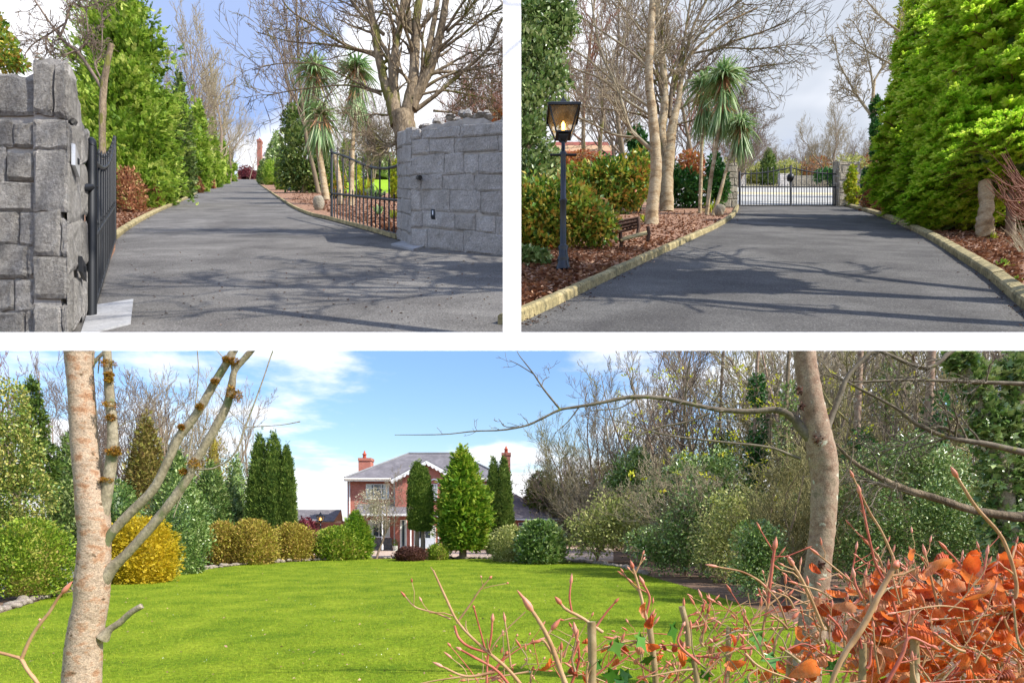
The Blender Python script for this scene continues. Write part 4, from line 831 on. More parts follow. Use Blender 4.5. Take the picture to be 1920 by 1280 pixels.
def cordyline(name, label, base, d, trunks, heads, seed, mat='f_palm', tm='birch'):
    q = P(*base, d); o = thing(name, label, 'palm tree', q); rg = np.random.default_rng(seed); s = d / F; tb = MB()
    for t in trunks: limb(tb, t, d, 9, rng=rg, rough=.04)
    if trunks: part('trunk', tb, M[tm], o)
    for hx, hy, L, n, skirt in heads:
        mb = MB(); c = P(hx, hy, d)
        for k in range(n):
            sk = rg.random() < skirt; v = nrm(rg.normal(size=3)); 
            if sk: dr = nrm(np.array((v[0] * .42, v[1] * .42, -1.0))); ln = L * s * rg.uniform(.95, 1.55); g = .12; st = c + np.array((v[0] * 5 * s, v[1] * 5 * s, -rg.random() * 14 * s))
            else: dr = nrm(np.array((v[0], v[1], abs(v[2]) * 1.25 - .25))); ln = L * s * rg.uniform(.7, 1.1); g = rg.uniform(.35, .95); st = c + rg.normal(size=3) * 2 * s
            t = np.linspace(0, 1, 7)[:, None]; ctr = st + dr * ln * t + np.array((0, 0, -1.0)) * g * ln * t ** 2.2; sd = nrm(np.cross(dr, (0, 0, 1)) + rg.normal(size=3) * .25)
            w = (L * s * .028) * np.array([.7, 1, 1.05, 1, .8, .5, .05])[:, None]; V = np.concatenate([ctr - sd * w, ctr + sd * w]); mb.add(V, [(i, i + 7, i + 8, i + 1) for i in range(6)])
        part('leaf_head', mb, M[mat], o); mb = MB(); n2 = n // 5
        for k in range(n2):
            v = nrm(rg.normal(size=3)); dr = nrm(np.array((v[0] * .5, v[1] * .5, -1.0 + rg.random() * .3))); ln = L * s * rg.uniform(.5, 1.0); t = np.linspace(0, 1, 6)[:, None]; st = c + np.array((v[0] * 4 * s, v[1] * 4 * s, -rg.random() * 10 * s))
            ctr = st + dr * ln * t + rg.normal(size=3) * .12 * ln * t ** 2; sd = nrm(np.cross(dr, (0, 0, 1)) + rg.normal(size=3) * .3); w = L * s * .026 * np.array([.7, 1, 1, .9, .6, .05])[:, None]; V = np.concatenate([ctr - sd * w, ctr + sd * w]); mb.add(V, [(i, i + 6, i + 7, i + 1) for i in range(5)])
        part('dead_leaves', mb, M['f_brown'], o)
d = dT(375)
cordyline('cordyline', 'cordyline with two drooping leaf heads at the left of the open right gate', (608, 375), d, [[(612, 377, 15), (606, 335, 13), (598, 280, 11), (592, 200, 8), (590, 140, 7)]], [(590, 132, 54, 260, .12), (602, 212, 52, 330, .62)], 3)
cordyline('cordyline', 'slim leaning cordyline seen through the top of the right gate', (658, 385), dT(385), [[(658, 390, 13), (660, 330, 9), (662, 260, 7), (668, 205, 6), (667, 140, 7)], [(640, 385, 12), (635, 335, 10), (628, 290, 8)]], [(668, 128, 52, 250, .12), (668, 165, 46, 230, .95)], 4)
foliage_clump('holly_tree', 'dark spreading holly behind the distant lamp post', 'tree', [(570, 290, 45, 62), (548, 320, 30, 36), (590, 330, 36, 30), (556, 235, 26, 40), (575, 200, 14, 26), (612, 320, 20, 34)], 'f_dark', 9000, 7, LEAF, (570, 362), dT(362), seed=15, extra=[[(570, 362, 9), (572, 300, 7), (566, 220, 3)]])
bush('clipped_dome', 'dark clipped bush beside the distant house chimney', 'bush', 484, 502, 300, 346, 'bullet', 'f_dark', 1500, 3.4, seed=1)
bush('clipped_dome', 'bright clipped yew dome by the right kerb', 'bush', 496, 530, 303, 347, 'dome', 'f_conifer', 2600, 3.4, lump=.05, seed=2)
bush('clipped_dome', 'larger green bush beside the distant lamp post', 'bush', 516, 552, 280, 356, 'bullet', 'f_conifer', 2600, 4.2, seed=3)
bush('pointed_shrub', 'pointed variegated shrub behind the clipped domes', 'shrub', 498, 542, 246, 342, 'fat', 'f_holly', 3000, 4.6, lump=.25, seed=6, d=1100)
for i, (x0, x1, yt, yb, m_, lb) in enumerate(((636, 672, 292, 338, 'f_yellow', 'yellow green shrub behind the gate bars'), (672, 745, 285, 337, 'f_dark', 'wide dark rhododendron beyond the lawn'), (734, 764, 300, 372, 'f_yellow', 'yellow leaved shrub against the right pillar'), (640, 662, 262, 342, 'f_conifer', 'narrow conifer beyond the lawn'), (616, 646, 318, 372, 'f_laurel', 'leafy laurel at the foot of the cordylines'))):
    bush('shrub', lb, 'shrub', x0, x1, yt, yb, 'dome', m_, 2200, 5, seed=90 + i, lump=.25, core=.6)
def tuftplant(name, label, x, y, h, n, mat, seed, spread=.6, d=None):
    q = T(x, y) if d is None else P(x, y, d); s = q[1] / F; r = np.random.default_rng(seed); mb = MB()
    scatter(mb, (TUFT[0] * (.35, 1, 1), TUFT[1]), np.tile(q, (n, 1)) + r.normal(size=(n, 3)) * h * s * .12 * (1, 1, 0), r.normal(size=(n, 3)) * spread + (0, 0, 1.2), r.normal(size=(n, 3)), h * s * r.uniform(.5, 1.1, n)); o = part(name, mb, M[mat], None, loc=q); tag(o, label, 'plant'); return o
tuftplant('daffodil_clump', 'clump of strappy daffodil leaves behind the open gate, left one', 682, 371, 34, 40, 'f_yellow', 1)
tuftplant('daffodil_clump', 'clump of strappy leaves beside the lawn edge behind the gate', 700, 372, 26, 30, 'f_palm', 2)
tuftplant('low_plant', 'low green plant on the mulch near the right gate hinge', 708, 402, 16, 30, 'f_palm', 3)
tuftplant('low_plant', 'low yellow plant under the right gate at the kerb', 736, 410, 16, 30, 'f_yellow', 4)
# ------------------------------------------------------------ lower drive, plants
foliage_clump('holly_tree', 'dark holly filling the left edge behind the big lamp post', 'tree', [(985, 30, 62, 60), (990, 110, 60, 55), (992, 190, 52, 55), (985, 260, 50, 50), (1000, 330, 42, 46), (975, 390, 40, 50), (1030, 70, 40, 40), (1045, 20, 34, 36), (1040, 150, 30, 40), (1062, 45, 26, 24), (1050, 215, 22, 26), (1035, 300, 18, 26)], 'f_holly', 15000, 10, LEAF, (985, 470), 150, plane=PL_EAST, seed=8, depth=.9, lump=.5, extra=[[(985, 480, 20), (990, 300, 16), (1000, 100, 10), (1010, 0, 8)]])
foliage_clump('laurel_bush', 'glossy laurel bush crowding round the big lamp post', 'bush', [(1010, 400, 70, 60), (1080, 410, 60, 46), (1120, 425, 42, 34), (1000, 450, 60, 34), (1060, 370, 50, 30)], 'f_laurel', 9000, 11, LEAF, (1040, 470), dT(468), plane=PL_EAST, seed=18, lump=.5, depth=.8)
foliage_clump('laurel_bush', 'yellow green laurel between the lamp post and the birches', 'bush', [(1090, 340, 50, 30), (1140, 330, 46, 34), (1185, 345, 36, 44), (1150, 370, 54, 28), (1200, 320, 24, 40)], 'f_laurel', 9000, 8.5, LEAF, (1140, 402), dT(402), plane=PL_EAST, seed=28, lump=.5, depth=.8)
foliage_clump('copper_hedge', 'copper leaved hedge behind the lamp post pole', 'hedge', [(1020, 316, 30, 26), (1050, 310, 34, 24), (1095, 300, 34, 14), (1075, 330, 40, 14)], 'f_copper', 4200, 7, LEAF, (1060, 372), 330, plane=PL_EAST, seed=38)
foliage_clump('copper_hedge', 'small copper shrub between the birches and cordylines', 'hedge', [(1295, 305, 26, 20), (1285, 330, 20, 22), (1305, 340, 20, 26)], 'f_copper', 2000, 6.5, LEAF, (1295, 384), 300, seed=48)
foliage_clump('ivy_mass', 'dark ivy heaped between the second birch and the cordylines', 'ivy', [(1280, 355, 34, 32), (1310, 362, 30, 26), (1255, 340, 20, 40), (1340, 330, 16, 40), (1352, 350, 14, 34)], 'f_ivy', 4600, 7.5, LEAF, (1290, 388), 285, seed=58)
foliage_clump('ivy_column', 'ivy covered stump left of the twin birches', 'ivy', [(1198, 300, 18, 60), (1192, 350, 20, 34), (1186, 260, 10, 20)], 'f_ivy', 2600, 7.5, IVY, (1196, 398), 260, seed=68, extra=[[(1198, 395, 12), (1197, 330, 9), (1192, 250, 5)]])
TW = dict(L=85, r=.8, mx=3, kids=(6, 5, 4), wig=.13, rmin=.40, trop=.05, ang=38)
rg = np.random.default_rng(15)
for nm, lab, base, trunk, limbs in (
    ('birch_tree', 'front birch of the pair with pale spotted trunk beside the bench', (1222, 420),
     [(1221, 426, 27), (1224, 380, 23), (1230, 320, 21), (1228, 270, 20), (1222, 200, 17), (1217, 150, 15), (1219, 80, 14), (1224, 0, 12), (1226, -20, 11)],
     [[(1226, 285, 9), (1200, 262, 8), (1180, 240, 7), (1168, 200, 6), (1150, 150, 5.5), (1128, 100, 5), (1115, 40, 4), (1108, -10, 3)], [(1190, 258, 5), (1150, 252, 4), (1110, 232, 3.4), (1060, 210, 2.4), (1040, 190, 1.6)], [(1216, 215, 5), (1170, 185, 4.6), (1130, 150, 4), (1080, 130, 3), (1030, 110, 2)], [(1216, 200, 5), (1160, 160, 4), (1100, 110, 3.4), (1050, 80, 2.6), (1010, 50, 2)], [(1217, 130, 5), (1180, 95, 4), (1130, 60, 3.4), (1080, 25, 2.6), (1040, -10, 2)], [(1220, 90, 4), (1195, 50, 3.4), (1165, 10, 2.6), (1150, -15, 2)], [(1222, 60, 3.6), (1240, 30, 3), (1260, -10, 2.4)], [(1208, 122, 4), (1228, 105, 3.6), (1236, 92, 3)]]),
    ('birch_tree', 'rear birch of the pair with mossy forked trunk', (1252, 396),
     [(1250, 400, 26), (1250, 340, 24), (1253, 290, 24), (1262, 230, 16), (1272, 190, 11), (1278, 150, 8), (1290, 110, 6), (1318, 80, 5), (1360, 45, 4), (1420, 15, 3)],
     [[(1250, 300, 22), (1240, 250, 18), (1246, 200, 15), (1244, 140, 14), (1238, 80, 12), (1232, 10, 11), (1230, -20, 10)], [(1256, 220, 8), (1262, 150, 7), (1285, 105, 6), (1300, 50, 5), (1325, 0, 4)], [(1268, 200, 7), (1290, 150, 6), (1320, 110, 5), (1370, 80, 4), (1430, 60, 3), (1480, 40, 1.6)], [(1272, 205, 5), (1310, 180, 4.4), (1360, 140, 3.6), (1420, 125, 2.6), (1490, 118, 1.4)], [(1262, 180, 6), (1275, 120, 5), (1285, 60, 4.4), (1295, 0, 4)], [(1240, 180, 6), (1230, 120, 5), (1228, 110, 4)], [(1266, 235, 4), (1300, 225, 3), (1350, 210, 2.4), (1420, 185, 1.4)], [(1300, 100, 4), (1360, 90, 3.4), (1420, 92, 2.6), (1480, 84, 1.5)], [(1300, 80, 4), (1340, 35, 3.4), (1400, -5, 2.6)], [(1290, 135, 4), (1350, 130, 3), (1410, 160, 1.8)], [(1244, 235, 5), (1200, 215, 4), (1140, 205, 3), (1090, 200, 2)]])):
    o = thing(nm, lab, 'tree', T(*base)); d = dT(base[1]); tb, cb_ = MB(), MB()
    limb(tb, trunk, d, 12, rng=rg, rough=.04)
    if base[0] > 1240: limb(tb, limbs[0], d, 10, rng=rg, rough=.04)
    part('trunk', tb, M['birch'], o, plane=PL_EAST)
    for pts in limbs: limb(cb_, pts, d, 6, rng=rg, twigs=15, tw_mb=cb_, tw=TW)
    part('branches', cb_, M['twig_pale'] if base[0] < 1240 else M['bark'], o, plane=PL_EAST)
# cordylines by the gate
cordyline('cordyline', 'left stem of the three cordylines at the gate with a hanging leaf skirt', (1312, 400), dT(400), [[(1312, 402, 7), (1314, 340, 6.5), (1316, 270, 6), (1320, 190, 6)]], [(1320, 158, 46, 190, .1), (1320, 190, 42, 230, .95)], 14)
cordyline('cordyline', 'tallest middle cordyline at the gate with a shaggy head', (1326, 403), dT(403), [[(1325, 405, 8), (1332, 340, 7.5), (1345, 260, 7), (1352, 190, 7), (1358, 150, 7)]], [(1357, 142, 52, 290, .1), (1354, 185, 46, 280, .9)], 15)
cordyline('cordyline', 'leaning right cordyline at the gate with the lowest head', (1338, 404), dT(404), [[(1336, 405, 8), (1348, 370, 7), (1364, 310, 6), (1376, 275, 6), (1388, 240, 6)]], [(1389, 232, 40, 230, .1), (1388, 245, 34, 160, .95)], 16)
cordyline('young_cordyline', 'young spiky cordyline tuft at the foot of the three stems', (1334, 398), dT(398), [], [(1335, 392, 34, 60, 0)], 17, mat='f_yellow')
# bare trees behind
for i, (k, x, yt, yb, d, lb, mt, w_) in enumerate((
    ('spread', 1110, 60, 352, 420, 'slanting bare tree right of the lamp lantern', 'bark', 1.0), ('birch', 1100, -30, 350, 520, 'tall thin bare tree just right of the lantern', 'bark', 1.1), ('round', 1150, 90, 348, 700, 'hazy bare tree left of the birches', 'bark_far', .9),
    ('birch2', 1175, -40, 345, 620, 'slim bare tree close behind the front birch', 'bark', .9), ('birch', 1310, -40, 345, 640, 'tall bare tree behind the cordylines', 'bark', 1.0), ('round', 1290, 110, 345, 760, 'rounded bare tree behind the rear birch', 'bark_far', .9),
    ('scrub', 1385, 190, 345, 800, 'low bare scrub above the left gate pillar', 'bark_far', 1.0), ('spread', 1345, 150, 346, 560, 'bare tree between cordyline heads', 'bark', .8))):
    bare(k, lb, x, yt, yb, d, mt=mt, mc=('twig', 'twig_red', 'twig')[i % 3], rz=i * 1.3, wide=w_, plane=PL_EAST if x < 1140 else None)
bare('round', 'rounded pale budding tree beyond the road above the right gate leaf', 1562, 205, 344, 900, mc='twig_pale', mt='bark_far', rz=.4, wide=.85)
for i, (x, yt) in enumerate(((1425, 268), (1455, 282), (1500, 278), (1530, 262), (1600, 270), (1640, 262), (1405, 255))):
    bare('scrub' if i % 2 else 'round', ['far bare tree over the left gate leaf', 'far scrub beside the small dark conifer', 'far bare tree over the middle of the gates', 'far scrub between gates and budding tree', 'far bare tree above the ivy pillar', 'far scrub behind the rusty shrub', 'far bare tree above the left gate pillar'][i], x, yt, 340, 1400 + 90 * i, rz=i, wide=1.1, mc='twig_pale' if i % 2 else 'twig', group='far trees beyond the road')
for i, (x0, x1, yt) in enumerate(((1400, 1450, 312), (1445, 1500, 306), (1490, 1560, 300), (1550, 1620, 298), (1610, 1670, 290), (1340, 1405, 300))):
    bush('shrub', ['olive shrub beyond the road at the left gate leaf', 'olive shrub beyond the road behind the stone post', 'olive shrub over the low stone wall', 'yellowish shrub behind the right gate leaf', 'brownish shrub behind the ivy pillar', 'olive shrub behind the left gate pillar'][i], 'shrub', x0, x1, yt, 344, 'dome', ('g_olive', 'g_olive', 'f_brown', 'g_olive', 'f_brown', 'g_olive')[i], 1300, 5, lump=.3, depth=.6, core=.5, d=1150, seed=120 + i)
bush('pointed_conifer', 'small dark pointed conifer beyond the road over the left gate leaf', 'conifer', 1428, 1454, 280, 347, 'bullet', 'f_dark', 1800, 5, d=1010, seed=3)
foliage_clump('ivy_mass', 'ivy hanging over the low wall across the road', 'ivy', [(1550, 326, 22, 10), (1565, 336, 12, 16), (1535, 332, 8, 10)], 'f_ivy', 1400, 4.5, LEAF, (1552, 350), 830, seed=4)
foliage_clump('ivy_climber', 'bright ivy climbing the right gate pillar', 'ivy', [(1598, 330, 7, 22), (1600, 365, 12, 18), (1592, 350, 8, 14)], 'f_yellow', 700, 6, IVY, (1598, 387), dT(388.5) - 1.2, seed=5)
foliage_clump('ivy_mass', 'dark ivy on the short wall by the rusty shrub', 'ivy', [(1624, 340, 10, 24), (1626, 365, 10, 18)], 'f_ivy', 900, 5.5, IVY, (1625, 384), dT(384), seed=7)
bush('rusty_shrub', 'rusty leafless looking shrub right of the gate', 'shrub', 1625, 1705, 305, 396, 'dome', 'f_brown', 3800, 6.5, core=.45, depth=.6, jit=1.1, seed=5, lump=.3)
# tree with ivied trunk
o = thing('ivied_tree', 'bare tree with an ivy wrapped trunk left of the golden conifers', 'tree', T(1640, 382)); d = dT(382); tb, cb_ = MB(), MB()
limb(tb, [(1643, 384, 9), (1643, 300, 8), (1640, 230, 7), (1637, 185, 6), (1640, 150, 4)], d, 8, rng=rg); part('trunk', tb, M['birch'], o)
for pts in ([(1632, 215, 5), (1610, 185, 4), (1590, 150, 3.4), (1572, 115, 2.6), (1566, 70, 1.6)], [(1630, 210, 4), (1605, 178, 3.4), (1585, 165, 2)], [(1638, 175, 4), (1632, 130, 3.4), (1620, 80, 2.4), (1600, 40, 1.4)], [(1640, 150, 4), (1660, 120, 3.4), (1690, 100, 2.4)], [(1720, 82, 5), (1680, 55, 4), (1650, 30, 3), (1620, -5, 2)], [(1690, 130, 4), (1650, 110, 3.4), (1620, 92, 2.4), (1590, 70, 1.4)]):
    limb(cb_, pts, d, 6, rng=rg, twigs=15, tw_mb=cb_, tw=dict(L=42, r=.6, mx=3, kids=(6, 5, 4), wig=.16, rmin=.4, trop=.04, ang=42))
part('branches', cb_, M['twig_pale'], o)
mb = MB(); [blob_foliage(mb, P(1642, y, d), 9 * d / F, 9 * d / F, 24 * d / F, 420, 6 * d / F, IVY, y, .4) for y in (205, 245, 285)]; part('ivy', mb, M['f_ivy'], o)
bush('conifer', 'slender olive conifer behind the golden ones near the top', 'conifer', 1668, 1725, -40, 380, 'tall', 'f_yellow', 6000, 8, FROND, tufts=160, lump=.3, depth=.6, core=.4, seed=33, d=420)
o = thing('unseen_shade_pine', 'unseen tall bare stemmed pine added beyond the right edge to shade the lower drive', 'tree', P(2230, yg(66), 66)); q = org(o); tb, fb = MB(), MB(); rg2 = np.random.default_rng(6)  # pine added out of view so its crown shades the lower drive
tube(tb, [q, q + (0, 0, 40), q + (1, 0, 78)], [1.3, 1.0, .4], 10); part('trunk', tb, M['bark'], o)
for k in range(44): a_, z_ = rg2.uniform(0, 6.3), rg2.uniform(46, 92); r_ = 15 * math.sin((z_ - 46) / 48 * 3.1) * rg2.uniform(.3, 1); blob_foliage(fb, q + (math.cos(a_) * r_, math.sin(a_) * r_, z_), 5, 5, 2.6, 560, 2.0, FROND, k, .8)
part('crown', fb, M['f_dark'], o)
bush('conifer', 'dark green conifer behind the golden ones', 'conifer', 1700, 1790, -60, 380, 'tall', 'f_conifer', 9000, 10, FROND, tufts=220, lump=.3, depth=.5, core=.6, seed=34, d=300)
PA = lambda t: np.interp(t, [0, .08, .25, .5, .8, 1], [.55, .8, 1, .76, .42, .06])
PB = lambda t: np.interp(t, [0, .08, .25, .5, .75, 1], [.6, .85, 1, .92, .72, .2])
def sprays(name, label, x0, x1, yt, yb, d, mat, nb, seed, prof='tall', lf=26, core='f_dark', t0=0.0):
    """big conifer: flat sprays along drooping side boughs"""
    q, H, Rr, s = plant_box(x0, x1, yt, yb, d); o = thing(name, label, 'conifer', q); r = np.random.default_rng(seed); pf = PR[prof] if isinstance(prof, str) else prof; L = lumps(seed)
    tt = np.linspace(0, 1, 200); w = pf(tt) + .05; c = np.cumsum(w); c /= c[-1]; mb = MB(); wb = MB(); Ps, Fs, Us, Ss = [], [], [], []
    for i in range(nb):
        t = np.interp(r.random(), c, tt); th = r.uniform(0, 6.283); R1 = Rr * pf(t) * (1 + .36 * L(th, t)) * r.uniform(.80, 1.14); ln = Rr * r.uniform(.3, .5)
        out = np.array((math.cos(th), math.sin(th), .0)); a = q + out * (R1 - ln) + np.array((0, 0, H * (t0 + (1 - t0) * t))); dr = nrm(out + np.array((0, 0, r.uniform(.05, .55))) + r.normal(size=3) * .18)
        k = 11; u = np.linspace(0, 1, k)[:, None]; ctr = a + dr * ln * u + np.array((0, 0, -1.)) * ln * .35 * u ** 2; sd = nrm(np.cross(dr, (0, 0, 1))); tube(wb, ctr, np.linspace(1.5 * s, .4 * s, k), 4)
        for j in range(k):
            for sg in (-1, 1):
                Ps.append(ctr[j]); Fs.append(nrm(dr * .9 + sd * sg * .8 + r.normal(size=3) * .12)); Us.append(np.array((0, 0, 1.)) + r.normal(size=3) * .3); Ss.append(lf * s * (1.15 - .5 * j / k) * r.uniform(.7, 1.15))
        Ps.append(ctr[-1]); Fs.append(dr); Us.append(np.array((0, 0, 1.))); Ss.append(lf * s * .8)
    scatter(mb, FROND, np.array(Ps), np.array(Fs), np.array(Us), np.array(Ss)); part('foliage', mb, M[mat], o)
    part('boughs', wb, M['twig_red'], o)
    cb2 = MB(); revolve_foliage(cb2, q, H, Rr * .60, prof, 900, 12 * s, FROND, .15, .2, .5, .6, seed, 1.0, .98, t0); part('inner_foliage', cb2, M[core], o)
    tb = MB(); tube(tb, [q, q + (0, 0, H * .7)], [Rr * .09, Rr * .04], 9); part('trunk', tb, M['bark_far'], o); return o
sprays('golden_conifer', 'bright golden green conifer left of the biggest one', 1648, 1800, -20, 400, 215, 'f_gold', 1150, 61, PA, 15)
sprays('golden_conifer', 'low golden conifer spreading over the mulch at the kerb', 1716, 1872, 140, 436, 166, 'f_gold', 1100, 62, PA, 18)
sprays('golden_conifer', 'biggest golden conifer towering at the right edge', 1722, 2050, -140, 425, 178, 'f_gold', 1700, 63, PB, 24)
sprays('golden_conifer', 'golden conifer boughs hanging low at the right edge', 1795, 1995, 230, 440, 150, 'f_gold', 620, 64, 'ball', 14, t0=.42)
mb = MB(); d = dT(446); limb(mb, [(1848, 446, 32), (1846, 415, 26), (1850, 380, 24), (1846, 340, 20)], d, 14, rng=rg, rough=.12); o = thing('tree_stump', 'peeling pale conifer stump under the golden boughs', 'stump', T(1848, 446)); part('stump', mb, M['birch'], o)
mb = MB(); rg = np.random.default_rng(4)
for i in range(60):
    x, y = 1925 + rg.random() * 20, rg.uniform(340, 420); ex, ey = x - rg.uniform(30, 85), y - rg.uniform(20, 80); d = rg.uniform(135, 150)
    limb(mb, [(x, y, 2.6), ((x + ex) / 2 + rg.normal() * 6, (y + ey) / 2 + 12, 2.2), (ex, ey, 1.0)], d, 5, rng=rg)
o = thing('dead_boughs', 'bundle of bare brown dead boughs at the right edge', 'branches', P(1930, 400, 142)); part('branches', mb, M['twig_red'], o)
mb = MB()
for i in range(46):
    x, y = 1915 + rg.random() * 30, rg.uniform(455, 500); ex, ey = x - rg.uniform(10, 45), y - rg.uniform(15, 60); limb(mb, [(x, y, 1.6), ((x + ex) / 2, (y + ey) / 2 + rg.normal() * 5, 1.3), (ex, ey, .8)], 118, 4, rng=rg)
o = thing('dry_twig_heap', 'pale dry twigs heaped at the right edge of the mulch', 'twigs', T(1925, 495)); part('twigs', mb, M['twig_pale'], o)
tuftplant('low_plant', 'small green weed on the mulch near the right kerb', 1880, 500, 16, 40, 'f_conifer', 6, 1.2)
tuftplant('low_plant', 'tiny green weed on the mulch at the right kerb end', 1905, 530, 12, 30, 'f_conifer', 7, 1.2)
tuftplant('low_plant', 'low weed near the foot of the pale stump', 1860, 448, 12, 26, 'f_yellow', 8, 1.2)
tuftplant('low_plant', 'small plant at the foot of the front birch', 1208, 417, 14, 26, 'f_yellow', 9, .8)
foliage_clump('variegated_ground_ivy', 'cream edged leaves low at the left edge by the lamp base', 'plant', [(985, 478, 22, 14), (1005, 485, 26, 12), (965, 495, 14, 14)], 'f_holly', 500, 13, IVY, (985, 500), dT(497), plane=PL_EAST, seed=9)
o = thing('red_roof_house', 'dull red house roof glimpsed behind the lamp pole', 'house', P(1060, 345, 900)); mb = MB(); hexa(mb, [P(1030, 292, 890), P(1150, 292, 890), P(1150, 292, 960), P(1030, 292, 960), P(1040, 266, 920), P(1140, 266, 920), P(1140, 266, 930), P(1040, 266, 930)]); part('roof', mb, plain('red_tiles', '8a4a3c', .9), o, smooth=False)
mb = MB(); box(mb, P(1090, 318, 925), (110 * .77, 50, 52 * .77)); part('wall', mb, M['peach'], o, smooth=False)
# ============================================================ the garden
PANEL = 'G'
mb = MB(); mb.add([(-400, -6, 0), (400, -6, 0), (400, 54, 0), (-400, 54, 0)], [(0, 1, 2, 3)]); mb.add([(-3000, 54, 0), (3000, 54, 0), (3000, 6000, 0), (-3000, 6000, 0)], [(0, 1, 2, 3)]); mb.add([(-400, -300, 0), (400, -300, 0), (400, -6, 0), (-400, -6, 0)], [(0, 1, 2, 3)])
setting('ground', mb, M['earth'], label='brown garden earth under the shrubs')
LE = [(-200, 1215), (-60, 1168), (0, 1150), (60, 1131), (120, 1113), (200, 1096), (330, 1076), (420, 1063), (500, 1056), (600, 1051), (690, 1048), (800, 1047), (950, 1048.5), (1060, 1053), (1150, 1061), (1210, 1078), (1300, 1104), (1400, 1136), (1500, 1172), (1600, 1230), (1750, 1330)]
edge = smooth_line(np.array([G(*p) for p in LE]), 5); LAWN = [p + (0, 0, .012) for p in edge] + [A_((7, 2.5, .012)), A_((6, -3, .012)), A_((-9, -3, .012)), A_((-9.5, 5, .012))]
setting('lawn', sheet(LAWN), M['lawn'], label='smooth bright green lawn sweeping up to the house')
poly2 = [(p[0], p[1]) for p in LAWN]
r = np.random.default_rng(12); n = 330000; yy = 4.6 * (34.5 / 4.6) ** r.random(n) ; xx = (r.random(n) * 1.15 - .6) * 1.7 * yy
def inside(x, y, poly):
    c = np.zeros(len(x), bool); j = len(poly) - 1
    for i in range(len(poly)):
        xi, yi = poly[i]; xj, yj = poly[j]
        if yi != yj: c ^= ((yi > y) != (yj > y)) & (x < (xj - xi) * (y - yi) / (yj - yi) + xi)
        j = i
    return c
k = inside(xx, yy, poly2); xx, yy = xx[k], yy[k]; n = len(xx); mb = MB()
cl = .6 + .5 * np.sin(xx * 2.1 + np.sin(yy * 1.7) * 2) * np.sin(yy * 1.3 + xx * .6)
scatter(mb, BLADE, np.stack([xx, yy, np.full(n, .01)], 1), r.normal(size=(n, 3)) * .55 + (0, 0, 1), r.normal(size=(n, 3)), (.022 + .0016 * yy) * r.uniform(.6, 1.3, n) * (.85 + .25 * cl))
o = part('grass', mb, M['grass'], None, loc=(0, 0, 0), smooth=False); tag(o, 'short mown grass blades over the lawn', kind='stuff')
mb = MB(); q = [G(r.uniform(300, 1200), r.uniform(1070, 1270)) + (0, 0, .05) for _ in range(70)]; scatter(mb, TUFT, q, np.tile((0, 0, 1.), (70, 1)) + r.normal(size=(70, 3)) * .5, r.normal(size=(70, 3)), .018); o = part('daisies', mb, M['trim'], None, loc=(0, 0, 0)); tag(o, 'tiny white daisies dotted in the lawn', kind='stuff')
setting('driveway', sheet([G(*p) + (0, 0, .01) for p in [(540, 1043), (690, 1045), (830, 1044), (960, 1045), (1065, 1050), (1150, 1052), (1150, 1026), (540, 1026)]]), M['paving'], label='pinkish paving in front of the brick house')
setting('driveway', sheet([G(*p) + (0, 0, .012) for p in [(-200, 1150), (60, 1112), (150, 1088), (300, 1062), (420, 1052), (538, 1043), (538, 1034), (400, 1038), (150, 1062), (-200, 1100)]]), M['asphalt_g'], label='grey drive passing behind the border shrubs')
mb = MB(); nl = 420; q = [G(r.uniform(-100, 1500), 1049 + 230 * r.random() ** 1.6) + (0, 0, .04) for _ in range(nl)]; scatter(mb, LEAF, q, r.normal(size=(nl, 3)) * (1, 1, .2), np.tile((0, 0, 1.), (nl, 1)) + r.normal(size=(nl, 3)) * .4, r.uniform(.02, .06, nl)); o = part('fallen_leaves', mb, M['chip'], None, loc=(0, 0, 0)); tag(o, 'brown fallen leaves scattered over the lawn', kind='stuff')
# stones edging the lawn
import bmesh
ROCKS = []
for sd_ in range(5):
    bm = bmesh.new(); bmesh.ops.create_icosphere(bm, subdivisions=2, radius=1); V = np.array([v.co[:] for v in bm.verts]); Fc = np.array([[v.index for v in f.verts] for f in bm.faces]); bm.free()
    rg = np.random.default_rng(sd_ + 40); kk = rg.normal(size=(6, 3)) * 1.7; ph = rg.uniform(0, 6, 6); V = V * (1 + .12 * np.sin(V @ kk.T + ph).sum(axis=1))[:, None] * (1, .8, .62)
    me = to_mesh('border_stone', V, {3: Fc}); me.materials.append(M['rock']); ROCKS.append(me)
rg = np.random.default_rng(2); dd = np.r_[0, np.cumsum(np.linalg.norm(np.diff(edge, axis=0), axis=1))]; a = 2.0
while a < dd[-1] * .74:
    q = np.array([np.interp(a, dd, edge[:, k]) for k in range(3)]); s = rg.uniform(.11, .2)
    if not (690 < q[0] * F / q[1] + 960 < 800 and rg.random() < .3):
        o = bpy.data.objects.new('border_stone', ROCKS[rg.integers(5)]); COL.objects.link(o); sg = nrm(np.array(q) - np.array((0, 18, 0))); o.location = tuple(q + sg * rg.uniform(.05, .25) + (0, 0, s * .3)); o.rotation_euler = (rg.uniform(-.3, .3), 0, rg.uniform(0, 6)); o.scale = (s * rg.uniform(.8, 1.3), s, s * rg.uniform(.8, 1.1))
        tag(o, 'rough grey brown stone in the row edging the lawn', 'stone', 'stones edging the lawn')
    a += s * rg.uniform(1.4, 2.0)
